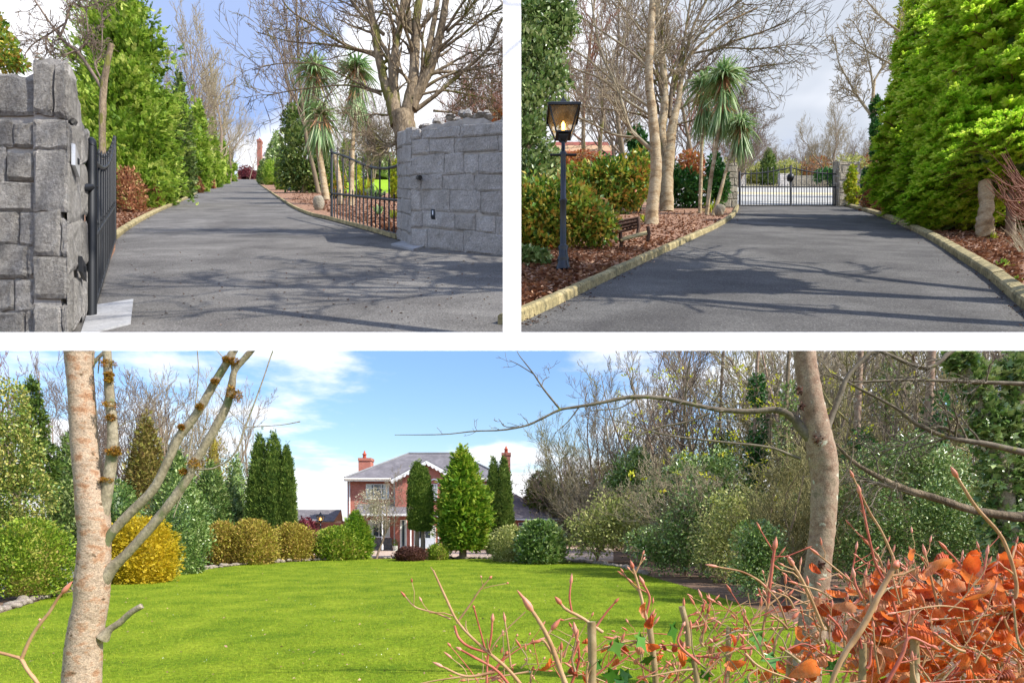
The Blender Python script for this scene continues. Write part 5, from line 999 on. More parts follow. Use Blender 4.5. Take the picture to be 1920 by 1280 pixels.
# ------------------------------------------------------------ brick house
HD = 47.0; hs = HD / F
def pb(mb, x0, x1, y0, y1, d, dep): # a box whose front shows as the rectangle x0..x1, y0..y1 at distance d
    a, b = P(x0, y1, d), P(x1, y0, d); box(mb, ((a[0] + b[0]) / 2, d + dep / 2, (a[2] + b[2]) / 2), (b[0] - a[0], dep, b[2] - a[2]))
o = thing('house', 'two storey red brick house with slate hipped roof and white scalloped gable', 'house', P(800, 1031, HD))
mb = MB(); pb(mb, 653, 944, 897, 1034, HD, 8.5); part('wall', mb, M['brick'], o, smooth=False)
mb = MB(); gx0, gx1, gd = 741, 868, HD - .7; pb(mb, gx0, gx1, 899, 1034, gd, .72)
a, b, c = P(gx0, 899, gd), P(gx1, 899, gd), P(800, 869, gd); bk = np.array((0, 3.5, 0)); mb.add([a, b, c, a + bk, b + bk, c + bk], [(0, 1, 2), (3, 5, 4)]); mb.add([a, b, c, a + bk, b + bk, c + bk], [(0, 3, 4, 1), (1, 4, 5, 2), (2, 5, 3, 0)]); part('gable_wall', mb, M['brick'], o, smooth=False)
mb = MB(); e = [P(646, 896, HD - .5), P(950, 896, HD - .5)]; e += [e[1] + (0, 9.6, 0), e[0] + (0, 9.6, 0)]; r0, r1 = P(766, 850, HD + 3.9), P(857, 850, HD + 3.9)
mb.add(e + [r0, r1], [(0, 1, 5, 4), (2, 3, 4, 5)]); mb.add(e + [r0, r1], [(3, 0, 4), (1, 2, 5)]); mb.add([v - (0, 0, .12) for v in e], [(3, 2, 1, 0)])
ga, gb, gc = P(733, 900, gd - .35), P(872, 900, gd - .35), P(799, 864, gd - .35); bk = np.array((0, 4.6, 0)); u = np.array((0, 0, .1))
hexa(mb, [ga, ga + bk, gc + bk, gc, ga + u, ga + bk + u, gc + bk + u, gc + u]); hexa(mb, [gc, gc + bk, gb + bk, gb, gc + u, gc + bk + u, gb + bk + u, gb + u]); rf = part('roof', mb, M['slate'], o, smooth=False)
def chimney(x0, x1, yt, yb, d, dep, ytp):
    mb = MB(); pb(mb, x0, x1, yt + 4, yb, d, dep); pb(mb, x0 - 1, x1 + 1, yt, yt + 5, d - .06, dep + .12); c = part('chimney', mb, M['brick_dark'] if x0 > 900 else M['brick'], rf, smooth=False)
    mb = MB(); q = P((x0 + x1) / 2, yt, d + dep / 2); h = (yt - ytp) * hs; lathe(mb, q, [(.15, -.05), (.12, h * .35), (.17, h * .4), (.17, h * .5), (.1, h * .55), (.06, h * .8), (0, h)], 10); part('chimney_pot', mb, M['pot'], rf)
chimney(672, 695, 858, 893, HD + 1.2, 1.0, 843); chimney(941, 957, 848, 1030, HD + 1.6, 1.2, 834)
mb = MB(); f = [P(645, 896, HD - .55), P(733, 896, HD - .55)]; quadplate(mb, f[0], f[1], f[1] - (0, 0, .22), f[0] - (0, 0, .22), .05)
f = [P(872, 896, HD - .55), P(951, 896, HD - .55)]; quadplate(mb, f[0], f[1], f[1] - (0, 0, .22), f[0] - (0, 0, .22), .05)
pb(mb, 651, 652.6, 898, 1031, HD - .04, .1); part('fascia', mb, M['trim'], o, smooth=False)
mb = MB()
for p0, p1 in ((P(733, 899, gd - .42), P(799.5, 863, gd - .42)), (P(866, 899, gd - .42), P(799.5, 863, gd - .42))):
    L = 9; t = np.linspace(0, 1, L * 6 + 1); up_ = np.array([p0 + (p1 - p0) * q for q in t]); lo = up_ - np.array([(0, 0, .20 + .13 * abs(math.sin(q * L * math.pi))) for q in t])
    V = np.concatenate([up_, lo, up_ + (0, .06, 0), lo + (0, .06, 0)]); m_ = len(t); mb.add(V, [(i, i + 1, m_ + i + 1, m_ + i) for i in range(m_ - 1)] + [(2 * m_ + i, 3 * m_ + i, 3 * m_ + i + 1, 2 * m_ + i + 1) for i in range(m_ - 1)] + [(m_ + i, m_ + i + 1, 3 * m_ + i + 1, 3 * m_ + i) for i in range(m_ - 1)])
part('bargeboard', mb, M['trim'], o, smooth=False)
def window(x0, x1, y0, y1, d, cols, top=0.0, curtain=True, nm='window', rows=1, fr=1.1):
    mb = MB(); pb(mb, x0, x1, y0, y0 + fr, d - .06, .12); pb(mb, x0, x1, y1 - fr, y1, d - .06, .12)
    for i in range(cols + 1): xx_ = x0 + (x1 - x0 - fr) * i / cols; pb(mb, xx_, xx_ + fr, y0 + fr, y1 - fr, d - .058, .11)
    if top: yt_ = y0 + (y1 - y0) * top; pb(mb, x0 + fr, x1 - fr, yt_, yt_ + fr * .8, d - .052, .1)
    for j in range(1, rows): yt_ = y0 + (y1 - y0) * j / rows; pb(mb, x0 + fr, x1 - fr, yt_, yt_ + fr * .35, d - .05, .1)
    w = part(nm, mb, M['trim'], o, smooth=False); mb = MB(); pb(mb, x0 + .3, x1 - .3, y0 + .3, y1 - .3, d - .015, .03); part('glass', mb, M['glass'], w, smooth=False)
    if curtain:
        mb = MB(); pb(mb, x0 + fr, x0 + fr + (x1 - x0) * .22, y0 + fr, y1 - fr, d - .022, .005); pb(mb, x1 - fr - (x1 - x0) * .22, x1 - fr, y0 + fr, y1 - fr, d - .022, .005); part('curtain', mb, M['curtain'], w, smooth=False)
    mb = MB(); pb(mb, x0 - 1, x1 + 1, y1, y1 + 1.4, d - .12, .14); part('sill', mb, M['trim'], w, smooth=False)
window(686, 729.5, 907, 934, HD, 3, .28); window(808, 820, 907, 937, gd, 2, 0, True, rows=4, fr=.8); window(690, 731, 975, 1006, HD, 2, .25)
mb = MB(); tube(mb, [P(814 - 8 * math.cos(t), 907 - 9 * math.sin(t), gd - .05) for t in np.linspace(0, math.pi, 12)], .05, 5); part('window_arch', mb, M['trim'], o)
window(750, 762.5, 974, 1025, gd, 1, 0, True, 'tall_window'); window(776, 817, 985, 1026, gd, 2, .0, True, 'french_door'); window(880, 925, 975, 1010, HD, 3, .28); window(885, 925, 907, 934, HD, 3, .28)
mb = MB(); pb(mb, 778, 795.5, 1008, 1025, gd - .08, .03); pb(mb, 797.5, 815, 1008, 1025, gd - .08, .03); part('door_panel', mb, plain('pale_blue_paint', 'd3dce4', .5), o, smooth=False)
mb = MB(); a, b = P(665, 963, HD - 2.2), P(778, 963, HD - 2.2); c, e_ = P(778, 944, HD - .02), P(672, 944, HD - .02); quadplate(mb, b, a, e_, c, .1); part('porch_roof', mb, M['slate'], o, smooth=False)
mb = MB(); quadplate(mb, P(664, 962.3, HD - 2.24), P(779, 962.3, HD - 2.24), P(779, 966.5, HD - 2.24), P(664, 966.5, HD - 2.24), .05)
p0, p1, p2 = P(768, 967, gd - 1.6), P(797, 948, gd - 1.6), P(826, 967, gd - 1.6)
for u_, v_ in ((p0, p1), (p1, p2)): quadplate(mb, u_, v_, v_ - (0, 0, .2), u_ - (0, 0, .2), .06)
part('porch_fascia', mb, M['trim'], o, smooth=False)
mb = MB(); hexa(mb, [p0, p2, p2 + (0, 1.6, 0), p0 + (0, 1.6, 0), p1, p1 + (.01, 0, 0), p1 + (.01, 1.6, 0), p1 + (0, 1.6, 0)]); part('porch_gable', mb, M['slate'], o, smooth=False)
for x in (716.8, 770, 822):
    mb = MB(); lathe(mb, P(x, 1030, HD - 2.1 if x < 760 else gd - 1.4), [(.07, 0), (.07, .3), (.05, .35), (.05, 2.3), (.08, 2.4), (.08, 2.55)], 10); part('porch_post', mb, M['trim'], o)
mb = MB(); pb(mb, 686, 735, 1008, 1031, HD - .02, .1); part('plinth', mb, M['stone'], o, smooth=False)
for x in (655.5, 739.5, 942):
    mb = MB(); tube(mb, [P(x, 897, HD - .1), P(x, 1030, HD - .1)], .05, 6); part('downpipe', mb, M['trim'], o)
mb = MB(); tube(mb, [P(645, 897.5, HD - .66), P(733, 897.5, HD - .66)], .07, 6); tube(mb, [P(872, 897.5, HD - .66), P(951, 897.5, HD - .66)], .07, 6); part('gutter', mb, M['cream'], o)
mb = MB(); tube(mb, [P(766, 849.6, HD + 3.9), P(857, 849.6, HD + 3.9)], .09, 6); part('ridge_tiles', mb, M['asphalt_g'], rf)
mb = MB(); [tube(mb, [P(a_, 895, HD - .5), P(b_, 849.6, HD + 3.9)], .08, 6) for a_, b_ in ((646, 766), (950, 857))]; part('hip_tiles', mb, M['asphalt_g'], rf)
o = thing('garage', 'low brick garage wing with slate roof right of the house', 'garage', P(1000, 1029, 48)); mb = MB(); pb(mb, 958, 1042, 973, 1034, 48, 6.5); part('wall', mb, M['brick'], o, smooth=False)
mb = MB(); e = [P(954, 972, 47.6), P(1049, 972, 47.6)]; e += [e[1] + (0, 7.4, 0), e[0] + (0, 7.4, 0)]; r0, r1 = P(955, 924, 51.5), P(964, 924, 51.5); mb.add(e + [r0, r1], [(0, 1, 5, 4), (2, 3, 4, 5)]); mb.add(e + [r0, r1], [(3, 0, 4), (1, 2, 5)]); part('roof', mb, M['slate'], o, smooth=False)
mb = MB(); quadplate(mb, P(954, 972, 47.55), P(1049, 972, 47.55), P(1049, 974.5, 47.55), P(954, 974.5, 47.55), .04); part('fascia', mb, M['trim'], o, smooth=False)
mb = MB(); pb(mb, 972, 984, 979, 985, 47.95, .06); part('window', mb, M['trim'], o, smooth=False)
mb = MB(); pb(mb, 973, 983, 980, 984, 47.93, .03); part('glass', mb, M['glass'], o.children[-1] if len(o.children) else o, smooth=False)
o = thing('bungalow', 'distant grey roofed building left of the brick house', 'house', P(600, 1027, 50)); mb = MB(); pb(mb, 552, 640, 976, 1029, 50, 5); part('wall', mb, M['peach'], o, smooth=False)
mb = MB(); e = [P(546, 976, 49.6), P(626, 976, 49.6)]; t2 = [P(640, 955, 52.3), P(550, 955, 52.3)]; quadplate(mb, e[1], e[0], t2[1], t2[0], .1); part('roof', mb, M['slate'], o, smooth=False)
mb = MB(); mb.add([P(626, 976, 49.7), P(643, 977, 50.6), P(640, 955, 50.1)], [(0, 1, 2)]); part('gable_wall', mb, M['peach'], o, smooth=False)
mb = MB(); pb(mb, 548, 655, 980, 1024, 43.5, .15); o = part('fence', mb, plain('dark_red_fence', '5a2c28', .9, bump=.3), None, smooth=False); tag(o, 'dark red fence behind the border shrubs left of the house', 'fence')
q = G(601, 1035); lamp_post('small lamp post standing behind the border shrubs left of the house', q, 2.75 / 343)
for x, h in ((690, 0), (742, 1)):
    q = G(x, 1032); q[1] -= .2; o = thing('flower_pot', ['dark plant tub under the porch', 'small pale plant pot by the tall window'][h], 'plant pot', q); mb = MB(); lathe(mb, q, [(.15, 0), (.2, .35), (.22, .37), (.16, .33)], 12); part('pot', mb, M['dark'] if not h else M['curtain'], o)
    mb = MB(); blob_foliage(mb, q + (0, 0, .55), .2, .2, .25, 120, .12, LEAF, x); part('foliage', mb, M['g_dark'], o)
# ------------------------------------------------------------ garden shrubs
def gb(label, x0, x1, yt, yb, prof, mat, n, lf, cat='bush', name='clipped_bush', **k):
    return bush(name, label, cat, x0, x1, yt, yb, prof, M and mat, n, lf, **k)
gb('big round twiggy green bush at the left lawn edge', -12, 126, 972, 1122, 'dome', 'g_green', 12000, 6, lump=.22, depth=.5, core=.5, t0=.06, trunk=.06)
gb('golden orange clipped dome behind the birch trunk', 204, 322, 970, 1091, 'dome', 'g_gold', 11000, 6, lump=.12, depth=.2, core=.82, tm=TUFT, up=.2)
gb('tall glossy holly cone right of the golden dome', 280, 388, 846, 1075, 'fat', 'g_holly', 13000, 6, lump=.3, depth=.4, cat='tree', name='holly_tree', core=.75)
for i, (x0, x1, yt, yb, m_) in enumerate(((386, 450, 978, 1058, 'g_spirea'), (432, 518, 973, 1057, 'g_spirea'), (508, 588, 981, 1051, 'g_spirea'), (590, 677, 987, 1049, 'g_green'))):
    gb(['first yellowish clipped bush right of the holly cone', 'second and largest of the clipped spring bushes', 'third clipped bush, below the thuja columns', 'rounded yellow bush nearest the blossom tree'][i], x0, x1, yt, yb, 'dome', m_, 7500, 4.6, lump=.22, depth=.5, core=.55, group='clipped bushes of the lawn border')
gb('dark green bush tucked beside the blossom tree', 636, 698, 958, 1047.5, 'fat', 'g_conifer', 4500, 6, tm=FROND, lump=.2, name='green_bush')
for i, (x0, x1, yt) in enumerate(((466, 507, 815), (489, 537, 813), (521, 553, 836))):
    gb(['left thuja column of the three', 'tallest middle thuja column of the three', 'right slimmer thuja column of the three'][i], x0, x1, yt, 1040, 'bullet', 'g_thuja', 7000, 6, tm=TUFT, lump=.08, depth=.14, core=.88, up=1.2, jit=.4, cat='conifer', name='thuja', d=38, dt=0)
for i, (x0, x1, yt) in enumerate(((767, 797, 868), (777, 809, 876))):
    gb(['left of the twin thujas on bare trunks before the gable', 'right of the twin thujas on bare trunks before the gable'][i], x0, x1, yt, 1048, lambda t: np.clip(1 - np.abs((t - .35) / .66) ** 2.4, 0, 1) ** .7, 'g_thuja', 6500, 5, tm=TUFT, lump=.05, depth=.12, core=.88, up=1.2, jit=.4, cat='conifer', name='thuja', t0=.30, d=35, trunk=.16)
gb('large loose conifer in front of the house', 830, 906, 838, 1047, lambda t: np.where(t < .62, .78 + .22 * np.sin(t / .62 * 3.14), np.clip(.80 - (t - .62) / .38 * .78, .02, 1)), 'g_conifer', 15000, 10, tm=FROND, lump=.2, depth=.3, core=.76, tufts=420, cat='conifer', name='conifer', t0=.09, trunk=.1, up=.3)
for i, (x0, x1, yt) in enumerate(((911, 940, 858), (928, 961, 857))):
    gb(['slim thuja just right of the loose conifer', 'thuja column in front of the tall right chimney'][i], x0, x1, yt, 1040, 'bullet', 'g_thuja', 6000, 5, tm=TUFT, lump=.06, depth=.14, core=.88, up=1.2, jit=.4, cat='conifer', name='thuja', d=41)
gb('low dark red dome at the far lawn edge', 741, 798, 1024, 1051, 'dome', 'g_red', 3500, 3.2, lump=.05, depth=.2, core=.85)
gb('small round green bush by the dark red dome', 802, 841, 1020, 1049, 'dome', 'g_green', 2600, 3.6, lump=.08, depth=.25, core=.8)
gb('brownish twiggy bush beside the rhododendron', 920, 992, 986, 1052, 'dome', 'g_olive', 4200, 4.6, lump=.15, depth=.45, core=.6)
gb('glossy rhododendron at the right end of the lawn border', 972, 1056, 976, 1056, 'dome', 'g_holly', 5200, 8, lump=.2, depth=.35, core=.75, name='rhododendron')
gb('crimson shrub over the fence left of the house', 556, 592, 970, 1030, 'dome', 'g_crimson', 1400, 5, d=42.5, name='crimson_shrub')
o = bare('spread', 'small blossoming tree in front of the porch', 706, 900, 1046, 35, mt='bark_far', mc='twig_pale', rz=1.2, wide=1.0, name='blossom_tree')
q, H, Rr, s = plant_box(660, 755, 905, 1046, 35); mb = MB(); blob_foliage(mb, P(706, 955, 35), 42 * s, 30 * s, 40 * s, 2600, 3.2 * s, LEAF, 7, .9); part('blossom', xform(mb, -np.array(q), 1), M['g_blossom'], None, loc=(0, 0, 0)); bl = bpy.data.objects['blossom']; bl.parent = o; bl.matrix_parent_inverse.identity(); bl.scale = (1 / o.scale[0], 1 / o.scale[1], 1 / o.scale[2]); bl.rotation_euler = (0, 0, -1.2)
# left background
foliage_clump('holly_tree', 'big yellowed holly at the left edge behind the round bush', 'tree', [(10, 770, 44, 60), (20, 850, 56, 70), (40, 930, 66, 60), (-20, 900, 60, 90), (30, 1000, 70, 50)], 'g_oldholly', 15000, 6.5, LEAF, (20, 1060), 24, seed=3, plane=PL_TOP, depth=.5)
foliage_clump('conifer', 'green conifer edge between old holly and birch trunk', 'conifer', [(60, 800, 26, 60), (75, 880, 34, 60), (60, 740, 14, 30)], 'g_thuja', 4000, 8, FROND, (60, 1050), 30, seed=13)
gb('dark conifer hung with dead vines behind the birch trunk', 95, 175, 800, 1040, 'fat', 'g_dark', 5000, 8, tm=FROND, cat='conifer', name='conifer', d=33, lump=.25)
gb('bronze topped conifer left of the holly cone', 232, 318, 772, 1030, 'fat', 'g_bronze', 7000, 7, tm=FROND, cat='conifer', name='conifer', d=36, lump=.2)
gb('dark shrubby conifer just right of the holly cone', 352, 440, 866, 1030, 'fat', 'g_dark', 6500, 7, tm=FROND, cat='conifer', name='conifer', d=38, lump=.28)
gb('variegated shrub tree left of the thuja columns', 415, 468, 850, 1030, 'fat', 'g_holly', 4200, 5.5, name='shrub_tree', d=40, lump=.25)
gb('dark shrub filling the gap under the birch fork', 165, 262, 900, 1040, 'dome', 'g_dark', 5200, 7, name='shrub', d=31, lump=.28)
gb('yellow green willow haze behind the dark conifers', 350, 452, 795, 1020, 'fat', 'g_spirea', 4200, 4.5, name='willow', cat='tree', d=46, lump=.3, depth=.8, core=.4)
gb('brown twiggy thicket left of the willow', 290, 372, 830, 1020, 'dome', 'g_bronze', 4200, 4.5, name='thicket', cat='shrub', d=46, lump=.3, depth=.7, core=.5)
for i, (x, yt, k_, mc) in enumerate(((52, 662, 'birch', 'twig_red'), (108, 700, 'birch', 'twig'), (22, 700, 'birch2', 'twig_pale'), (225, 730, 'round', 'twig'), (265, 716, 'tall', 'twig'), (292, 692, 'tall', 'twig_pale'), (325, 735, 'round', 'twig_pale'), (355, 725, 'tall', 'twig'), (395, 745, 'birch2', 'twig_pale'), (425, 738, 'tall', 'twig_pale'), (458, 748, 'birch', 'twig_pale'), (132, 760, 'round', 'twig'), (180, 750, 'birch2', 'twig'))):
    bare(k_, ['red twigged birch at the far left above the holly', 'thin birch between holly and birch trunk', 'pale birch at the left edge', 'bare tree between the two birch stems', 'straight bare tree behind the bronze conifer', 'tall pale bare tree above the bronze conifer', 'rounded bare tree left of the willow', 'straight bare tree over the holly cone', 'pale birch over the willow', 'slim pale tree left of the thujas', 'fine birch just above the thuja columns', 'bare tree behind the vine hung conifer', 'bare tree just right of the big trunk'][i], x, yt, 1025, 44 + (i % 3) * 2, mt='bark_far', mc=mc, rz=i * 1.1, wide=.8, plane=PL_TOP if yt < 705 else None)
# ------------------------------------------------------------ right hand wood
gb('dark rounded conifer at the far right of the garage', 982, 1050, 884, 1025, 'dome', 'g_thuja', 5200, 6, tm=FROND, name='conifer', cat='conifer', d=50, lump=.2)
mb = MB(); rg = np.random.default_rng(31)
for i, (x, y, rx, ry, d_) in enumerate(((1085, 960, 55, 60, 48), (1150, 945, 60, 80, 46), (1240, 930, 70, 95, 42), (1340, 920, 80, 110, 38), (1450, 910, 90, 120, 34), (1570, 910, 90, 130, 30), (1700, 900, 100, 140, 27), (1830, 900, 110, 150, 24), (1950, 900, 110, 160, 22))):
    s = d_ / F; blob_foliage(mb, P(x, y, d_), rx * s, rx * s * .6, ry * s, 3600, 7.5 * s, LEAF, 200 + i, .7, lump=.3)
o = part('wood', mb, M['g_olive'], None, loc=(0, 0, 0), plane=PL_TOP); tag(o, 'deep tangled undergrowth of the wood at the right', kind='stuff')
mb = MB(); rg = np.random.default_rng(32)
for i, (x, y, rx, ry, d_) in enumerate(((1200, 960, 44, 60, 40), (1300, 965, 50, 60, 32), (1400, 960, 50, 70, 28), (1500, 940, 60, 90, 24), (1640, 930, 60, 100, 21), (1760, 930, 60, 110, 19), (1880, 930, 60, 120, 17))):
    s = d_ / F; blob_foliage(mb, P(x, y, d_ + 3), rx * s, rx * s * .6, ry * s, 2200, 8.5 * s, LEAF, 230 + i, .8, lump=.3)
o = part('wood', mb, M['g_holly'], None, loc=(0, 0, 0), plane=PL_TOP); tag(o, 'dark ivy undergrowth behind the right hand shrubs', kind='stuff')
for i, (x, yt_, d_) in enumerate(((1120, 900, 33), (1190, 880, 29), (1235, 900, 25), (1285, 870, 23), (1330, 860, 21), (1385, 850, 19), (1440, 860, 17), (1475, 830, 16), (1590, 820, 14), (1650, 850, 14.5), (1710, 840, 13.5), (1770, 850, 13), (1830, 860, 13), (1250, 960, 19), (1330, 985, 16.5))):
    if i in (1, 2, 4, 5, 6, 8, 9, 10, 11, 12, 13, 14): continue
    bare('scrub', ['pale twiggy scrub by the rhododendron', 'tangled scrub before the dark evergreen', 'grey scrub over the shaded lawn edge', 'olive scrub rising from the glossy shrub', 'pale scrub between two shrubs at mid wood', 'scrub just behind the ivy stump', 'scrub right of the ivy stump', 'tall scrub left of the leaning trunk', 'scrub right of the leaning trunk', 'tangled scrub under the mossy trunk', 'grey scrub beneath the mossy limb', 'pale scrub above the orange leaves', 'scrub in front of the ivy tree', 'low scrub reaching the lawn', 'low grey scrub left of the ivy stump'][i], x, yt_, 1030, d_, mt='bark_far', mc=('twig_pale', 'twig_olive', 'twig')[i % 3], rz=i * 2.1, wide=1.3, group='scrub at the wood edge', cat='shrub', name='scrub')
for i, (x, y, d_, bl, m_, nm, lb) in enumerate((
    (1150, 1045, 30, [(1110, 1000, 60, 44), (1150, 975, 60, 55), (1200, 1000, 60, 44), (1235, 960, 50, 50)], 'g_olive', 'shrub', 'hazy grey green shrub right of the rhododendron'),
    (1190, 1045, 33, [(1185, 900, 46, 50), (1215, 925, 40, 44), (1160, 920, 40, 30), (1195, 860, 20, 24)], 'g_dark', 'evergreen_tree', 'dark evergreen standing out of the olive shrubs'),
    (1560, 1100, 17, [(1480, 1000, 40, 60), (1590, 930, 50, 60), (1560, 1010, 40, 60)], 'g_olive', 'shrub', 'yellowish ivy tangle right behind the leaning trunk'),
    (1250, 1060, 24.5, [(1240, 930, 44, 40), (1290, 900, 50, 50), (1350, 890, 40, 50)], 'g_holly', 'shrub', 'tall glossy evergreen mass under the long branch'),
    (1700, 1110, 16, [(1650, 880, 60, 50), (1720, 860, 60, 50), (1770, 900, 60, 60)], 'g_holly', 'shrub', 'ivy leaved mass just above the mossy limb'),
    (1290, 1080, 22, [(1270, 1010, 60, 56), (1310, 960, 60, 60), (1250, 1045, 60, 30), (1330, 1050, 60, 34), (1210, 1020, 40, 34)], 'g_holly', 'shrub', 'glossy green shrub at the shaded lawn edge'),
    (1350, 1100, 20, [(1350, 1020, 60, 60), (1380, 960, 60, 50), (1400, 1080, 60, 30), (1450, 980, 50, 60)], 'g_olive', 'shrub', 'olive shrub behind the ivy stump'),
    (1420, 1130, 14.5, [(1420, 1015, 46, 40), (1412, 1070, 42, 48), (1440, 1040, 36, 50)], 'g_holly', 'ivy_stump', 'rounded ivy covered stump left of the leaning trunk'),
    (1640, 1130, 15, [(1620, 960, 60, 90), (1680, 1010, 60, 70), (1600, 1040, 60, 60)], 'g_dark', 'shrub', 'dark shrub right of the leaning trunk'),
    (1780, 1130, 15, [(1760, 980, 70, 90), (1830, 1020, 60, 80)], 'g_dark', 'shrub', 'dark holly shrub behind the orange leaves'))):
    foliage_clump(nm, lb, 'shrub', bl, m_, 8200, 6.0, LEAF, (x, y), d_, seed=300 + i, depth=.85, lump=.5)
ks = ['round', 'birch2', 'spread', 'scrub', 'tall']; lb2 = ['by the garage roof', 'above the hazy shrubs', 'over the dark evergreen', 'behind the long branch', 'at the start of the thick wood', 'in front of the evergreen', 'mid wood', 'left of the leaning trunk', 'just behind the leaning trunk', 'right of the leaning trunk', 'above the mossy limb', 'between mossy limb and ivy tree', 'behind the ivy tree', 'at the right edge', 'deep in the wood', 'with straight reddish stem']
for i, (x, yt, d_, kk_) in enumerate(((1060, 850, 48, 3), (1095, 800, 46, 0), (1130, 760, 44, 1), (1175, 720, 42, 0), (1215, 690, 40, 4), (1250, 670, 36, 1), (1300, 640, 33, 0), (1350, 620, 31, 4), (1400, 610, 29, 2), (1450, 600, 27, 4), (1580, 560, 22, 1), (1640, 560, 24, 4), (1700, 560, 20, 4), (1760, 540, 19, 1), (1900, 520, 21, 2), (1820, 560, 27, 0), (1500, 560, 35, 0), (1610, 600, 33, 4), (1720, 560, 30, 0), (1400, 640, 38, 1), (1550, 620, 26, 3), (1860, 560, 33, 1))):
    bare(ks[kk_], 'bare tree of the wood ' + (lb2 + ['far behind the orange leaves', 'beyond the rounded ivy stump', 'behind the mossy limbs', 'in the middle distance', 'low beside the trunk', 'at the back right'])[i], x, yt, 1030, d_, plane=PL_TOP, mt=('bark_grey', 'bark_far', 'bark_red')[i % 3], mc=('twig', 'twig_pale', 'twig_olive')[(i * 2) % 3], rz=i * 1.7, wide=.95, group='bare trees of the right hand wood')
mb = MB(); rg = np.random.default_rng(8); q = []
for k in range(230):
    x = rg.uniform(1150, 1720); y = rg.uniform(690, 940); q.append(P(x, y, rg.uniform(16, 30)))
for c in q: blob_foliage(mb, c, .10, .10, .08, 9, .09, LEAF, rg.integers(9999), .9)
o = part('new_leaves', mb, M['g_newleaf'], None, loc=(0, 0, 0), plane=PL_TOP); tag(o, 'fresh yellow leaf buds scattered through the bare twigs', kind='stuff')
for i, (x, d_, w_, yb_, yt_) in enumerate(((1612, 19, 15, 1085, 690), (1668, 22, 12, 1070, 657), (1745, 17, 20, 1100, 657), (1700, 26, 9, 1060, 657), (1790, 24, 10, 1065, 657), (1478, 24, 9, 1070, 657), (1420, 27, 8, 1060, 680), (1355, 31, 7, 1050, 690))):
    yb_ = yg(d_); o = thing('ivied_tree', ['ivy clad trunk just right of the leaning tree', 'straight reddish trunk with thin ivy', 'broad trunk thick with ivy before the ivy tree', 'slim straight trunk deep in the wood', 'slim trunk beside the broad ivied one', 'mossy thin trunk left of the leaning tree', 'thin green trunk at mid wood', 'thinnest green trunk above the ivy stump'][i], 'tree', P(x, yb_, d_), 'ivied trees in the wood')
    tb, fb = MB(), MB(); limb(tb, [(x + 3, yb_, w_ * 1.2), (x, (yb_ + 657) / 2 + 60, w_), (x - 5, (yb_ + 657) / 2 - 60, w_ * .85), (x + 2, 640, w_ * .7)], d_, 9, rng=rg, rough=.05); part('trunk', tb, M['bark'] if i % 2 else M['bark_red'], o, plane=PL_TOP)
    for k in range(9):
        y = rg.uniform(yt_ + 20, yb_ - 10); s = d_ / F; blob_foliage(fb, P(x + rg.normal() * 5, y, d_), (w_ * .9 + 8) * s, (w_ * .9 + 8) * s, 34 * s, 260, 7 * s, IVY if d_ < 20 else LEAF, int(x + y), .5, lump=.3)
    part('ivy', fb, M['g_dark' if i % 2 else 'f_ivy'], o, plane=PL_TOP)
# ivy tree at the right edge
o = thing('ivy_tree', 'tree smothered in dark ivy at the right edge', 'tree', P(1862, 1150, 13)); d = 13; tb, fb = MB(), MB(); rg = np.random.default_rng(88)
for pts in ([(1900, 1200, 40), (1890, 1000, 34), (1870, 850, 30), (1830, 740, 22), (1795, 655, 14), (1790, 630, 12)], [(1880, 900, 26), (1905, 780, 20), (1920, 700, 16), (1930, 630, 12)], [(1850, 800, 12), (1800, 690, 9), (1790, 640, 7)]): limb(tb, pts, d, 10, rng=rg)
part('trunk', tb, M['bark_grey'], o, plane=PL_TOP)
for x, y, rx, ry in ((1885, 990, 46, 60), (1875, 890, 46, 60), (1850, 800, 40, 50), (1900, 800, 36, 60), (1830, 720, 34, 44), (1905, 700, 34, 50), (1800, 670, 26, 30), (1930, 900, 40, 90)): blob_foliage(fb, P(x, y, d), rx * d / F, rx * d / F * .8, ry * d / F, 640, 13 * d / F, IVY, int(x + y), .85, lump=.5)
part('ivy', fb, M['g_holly'], o, plane=PL_TOP)
# mossy limbs crossing the wood
o = thing('mossy_tree', 'mossy leaning tree whose long limbs cross the right hand wood', 'tree', P(1980, 1130, 10)); tb, cb_ = MB(), MB(); TWB = dict(L=110, r=1.2, mx=3, kids=(5, 4, 3), wig=.24, rmin=.55, trop=.0, ang=45)
limb(tb, [(2000, 1200, 60), (1985, 1050, 40), (1960, 975, 22), (1900, 968, 17), (1820, 955, 15), (1760, 935, 14), (1700, 918, 13), (1650, 895, 10), (1600, 865, 7), (1565, 830, 4)], 10, 10, rng=rg, rough=.06); part('trunk', tb, M['bark'], o)
for pts in ([(1930, 850, 13), (1850, 832, 11), (1780, 820, 9), (1720, 795, 8), (1680, 765, 6), (1600, 722, 5), (1560, 700, 3)], [(1940, 720, 9), (1800, 715, 7), (1700, 712, 5), (1600, 715, 4), (1540, 700, 2.4)], [(1800, 640, 10), (1740, 690, 8), (1660, 662, 6), (1600, 640, 4)], [(1700, 918, 9), (1640, 905, 7), (1610, 900, 4)], [(1820, 830, 6), (1760, 800, 5), (1700, 830, 3), (1640, 850, 2)]):
    limb(cb_, pts, 10, 7, rng=rg, twigs=14, tw_mb=cb_, tw=TWB, rough=.05)
part('branches', cb_, M['branch_b'], o, plane=PL_TOP)
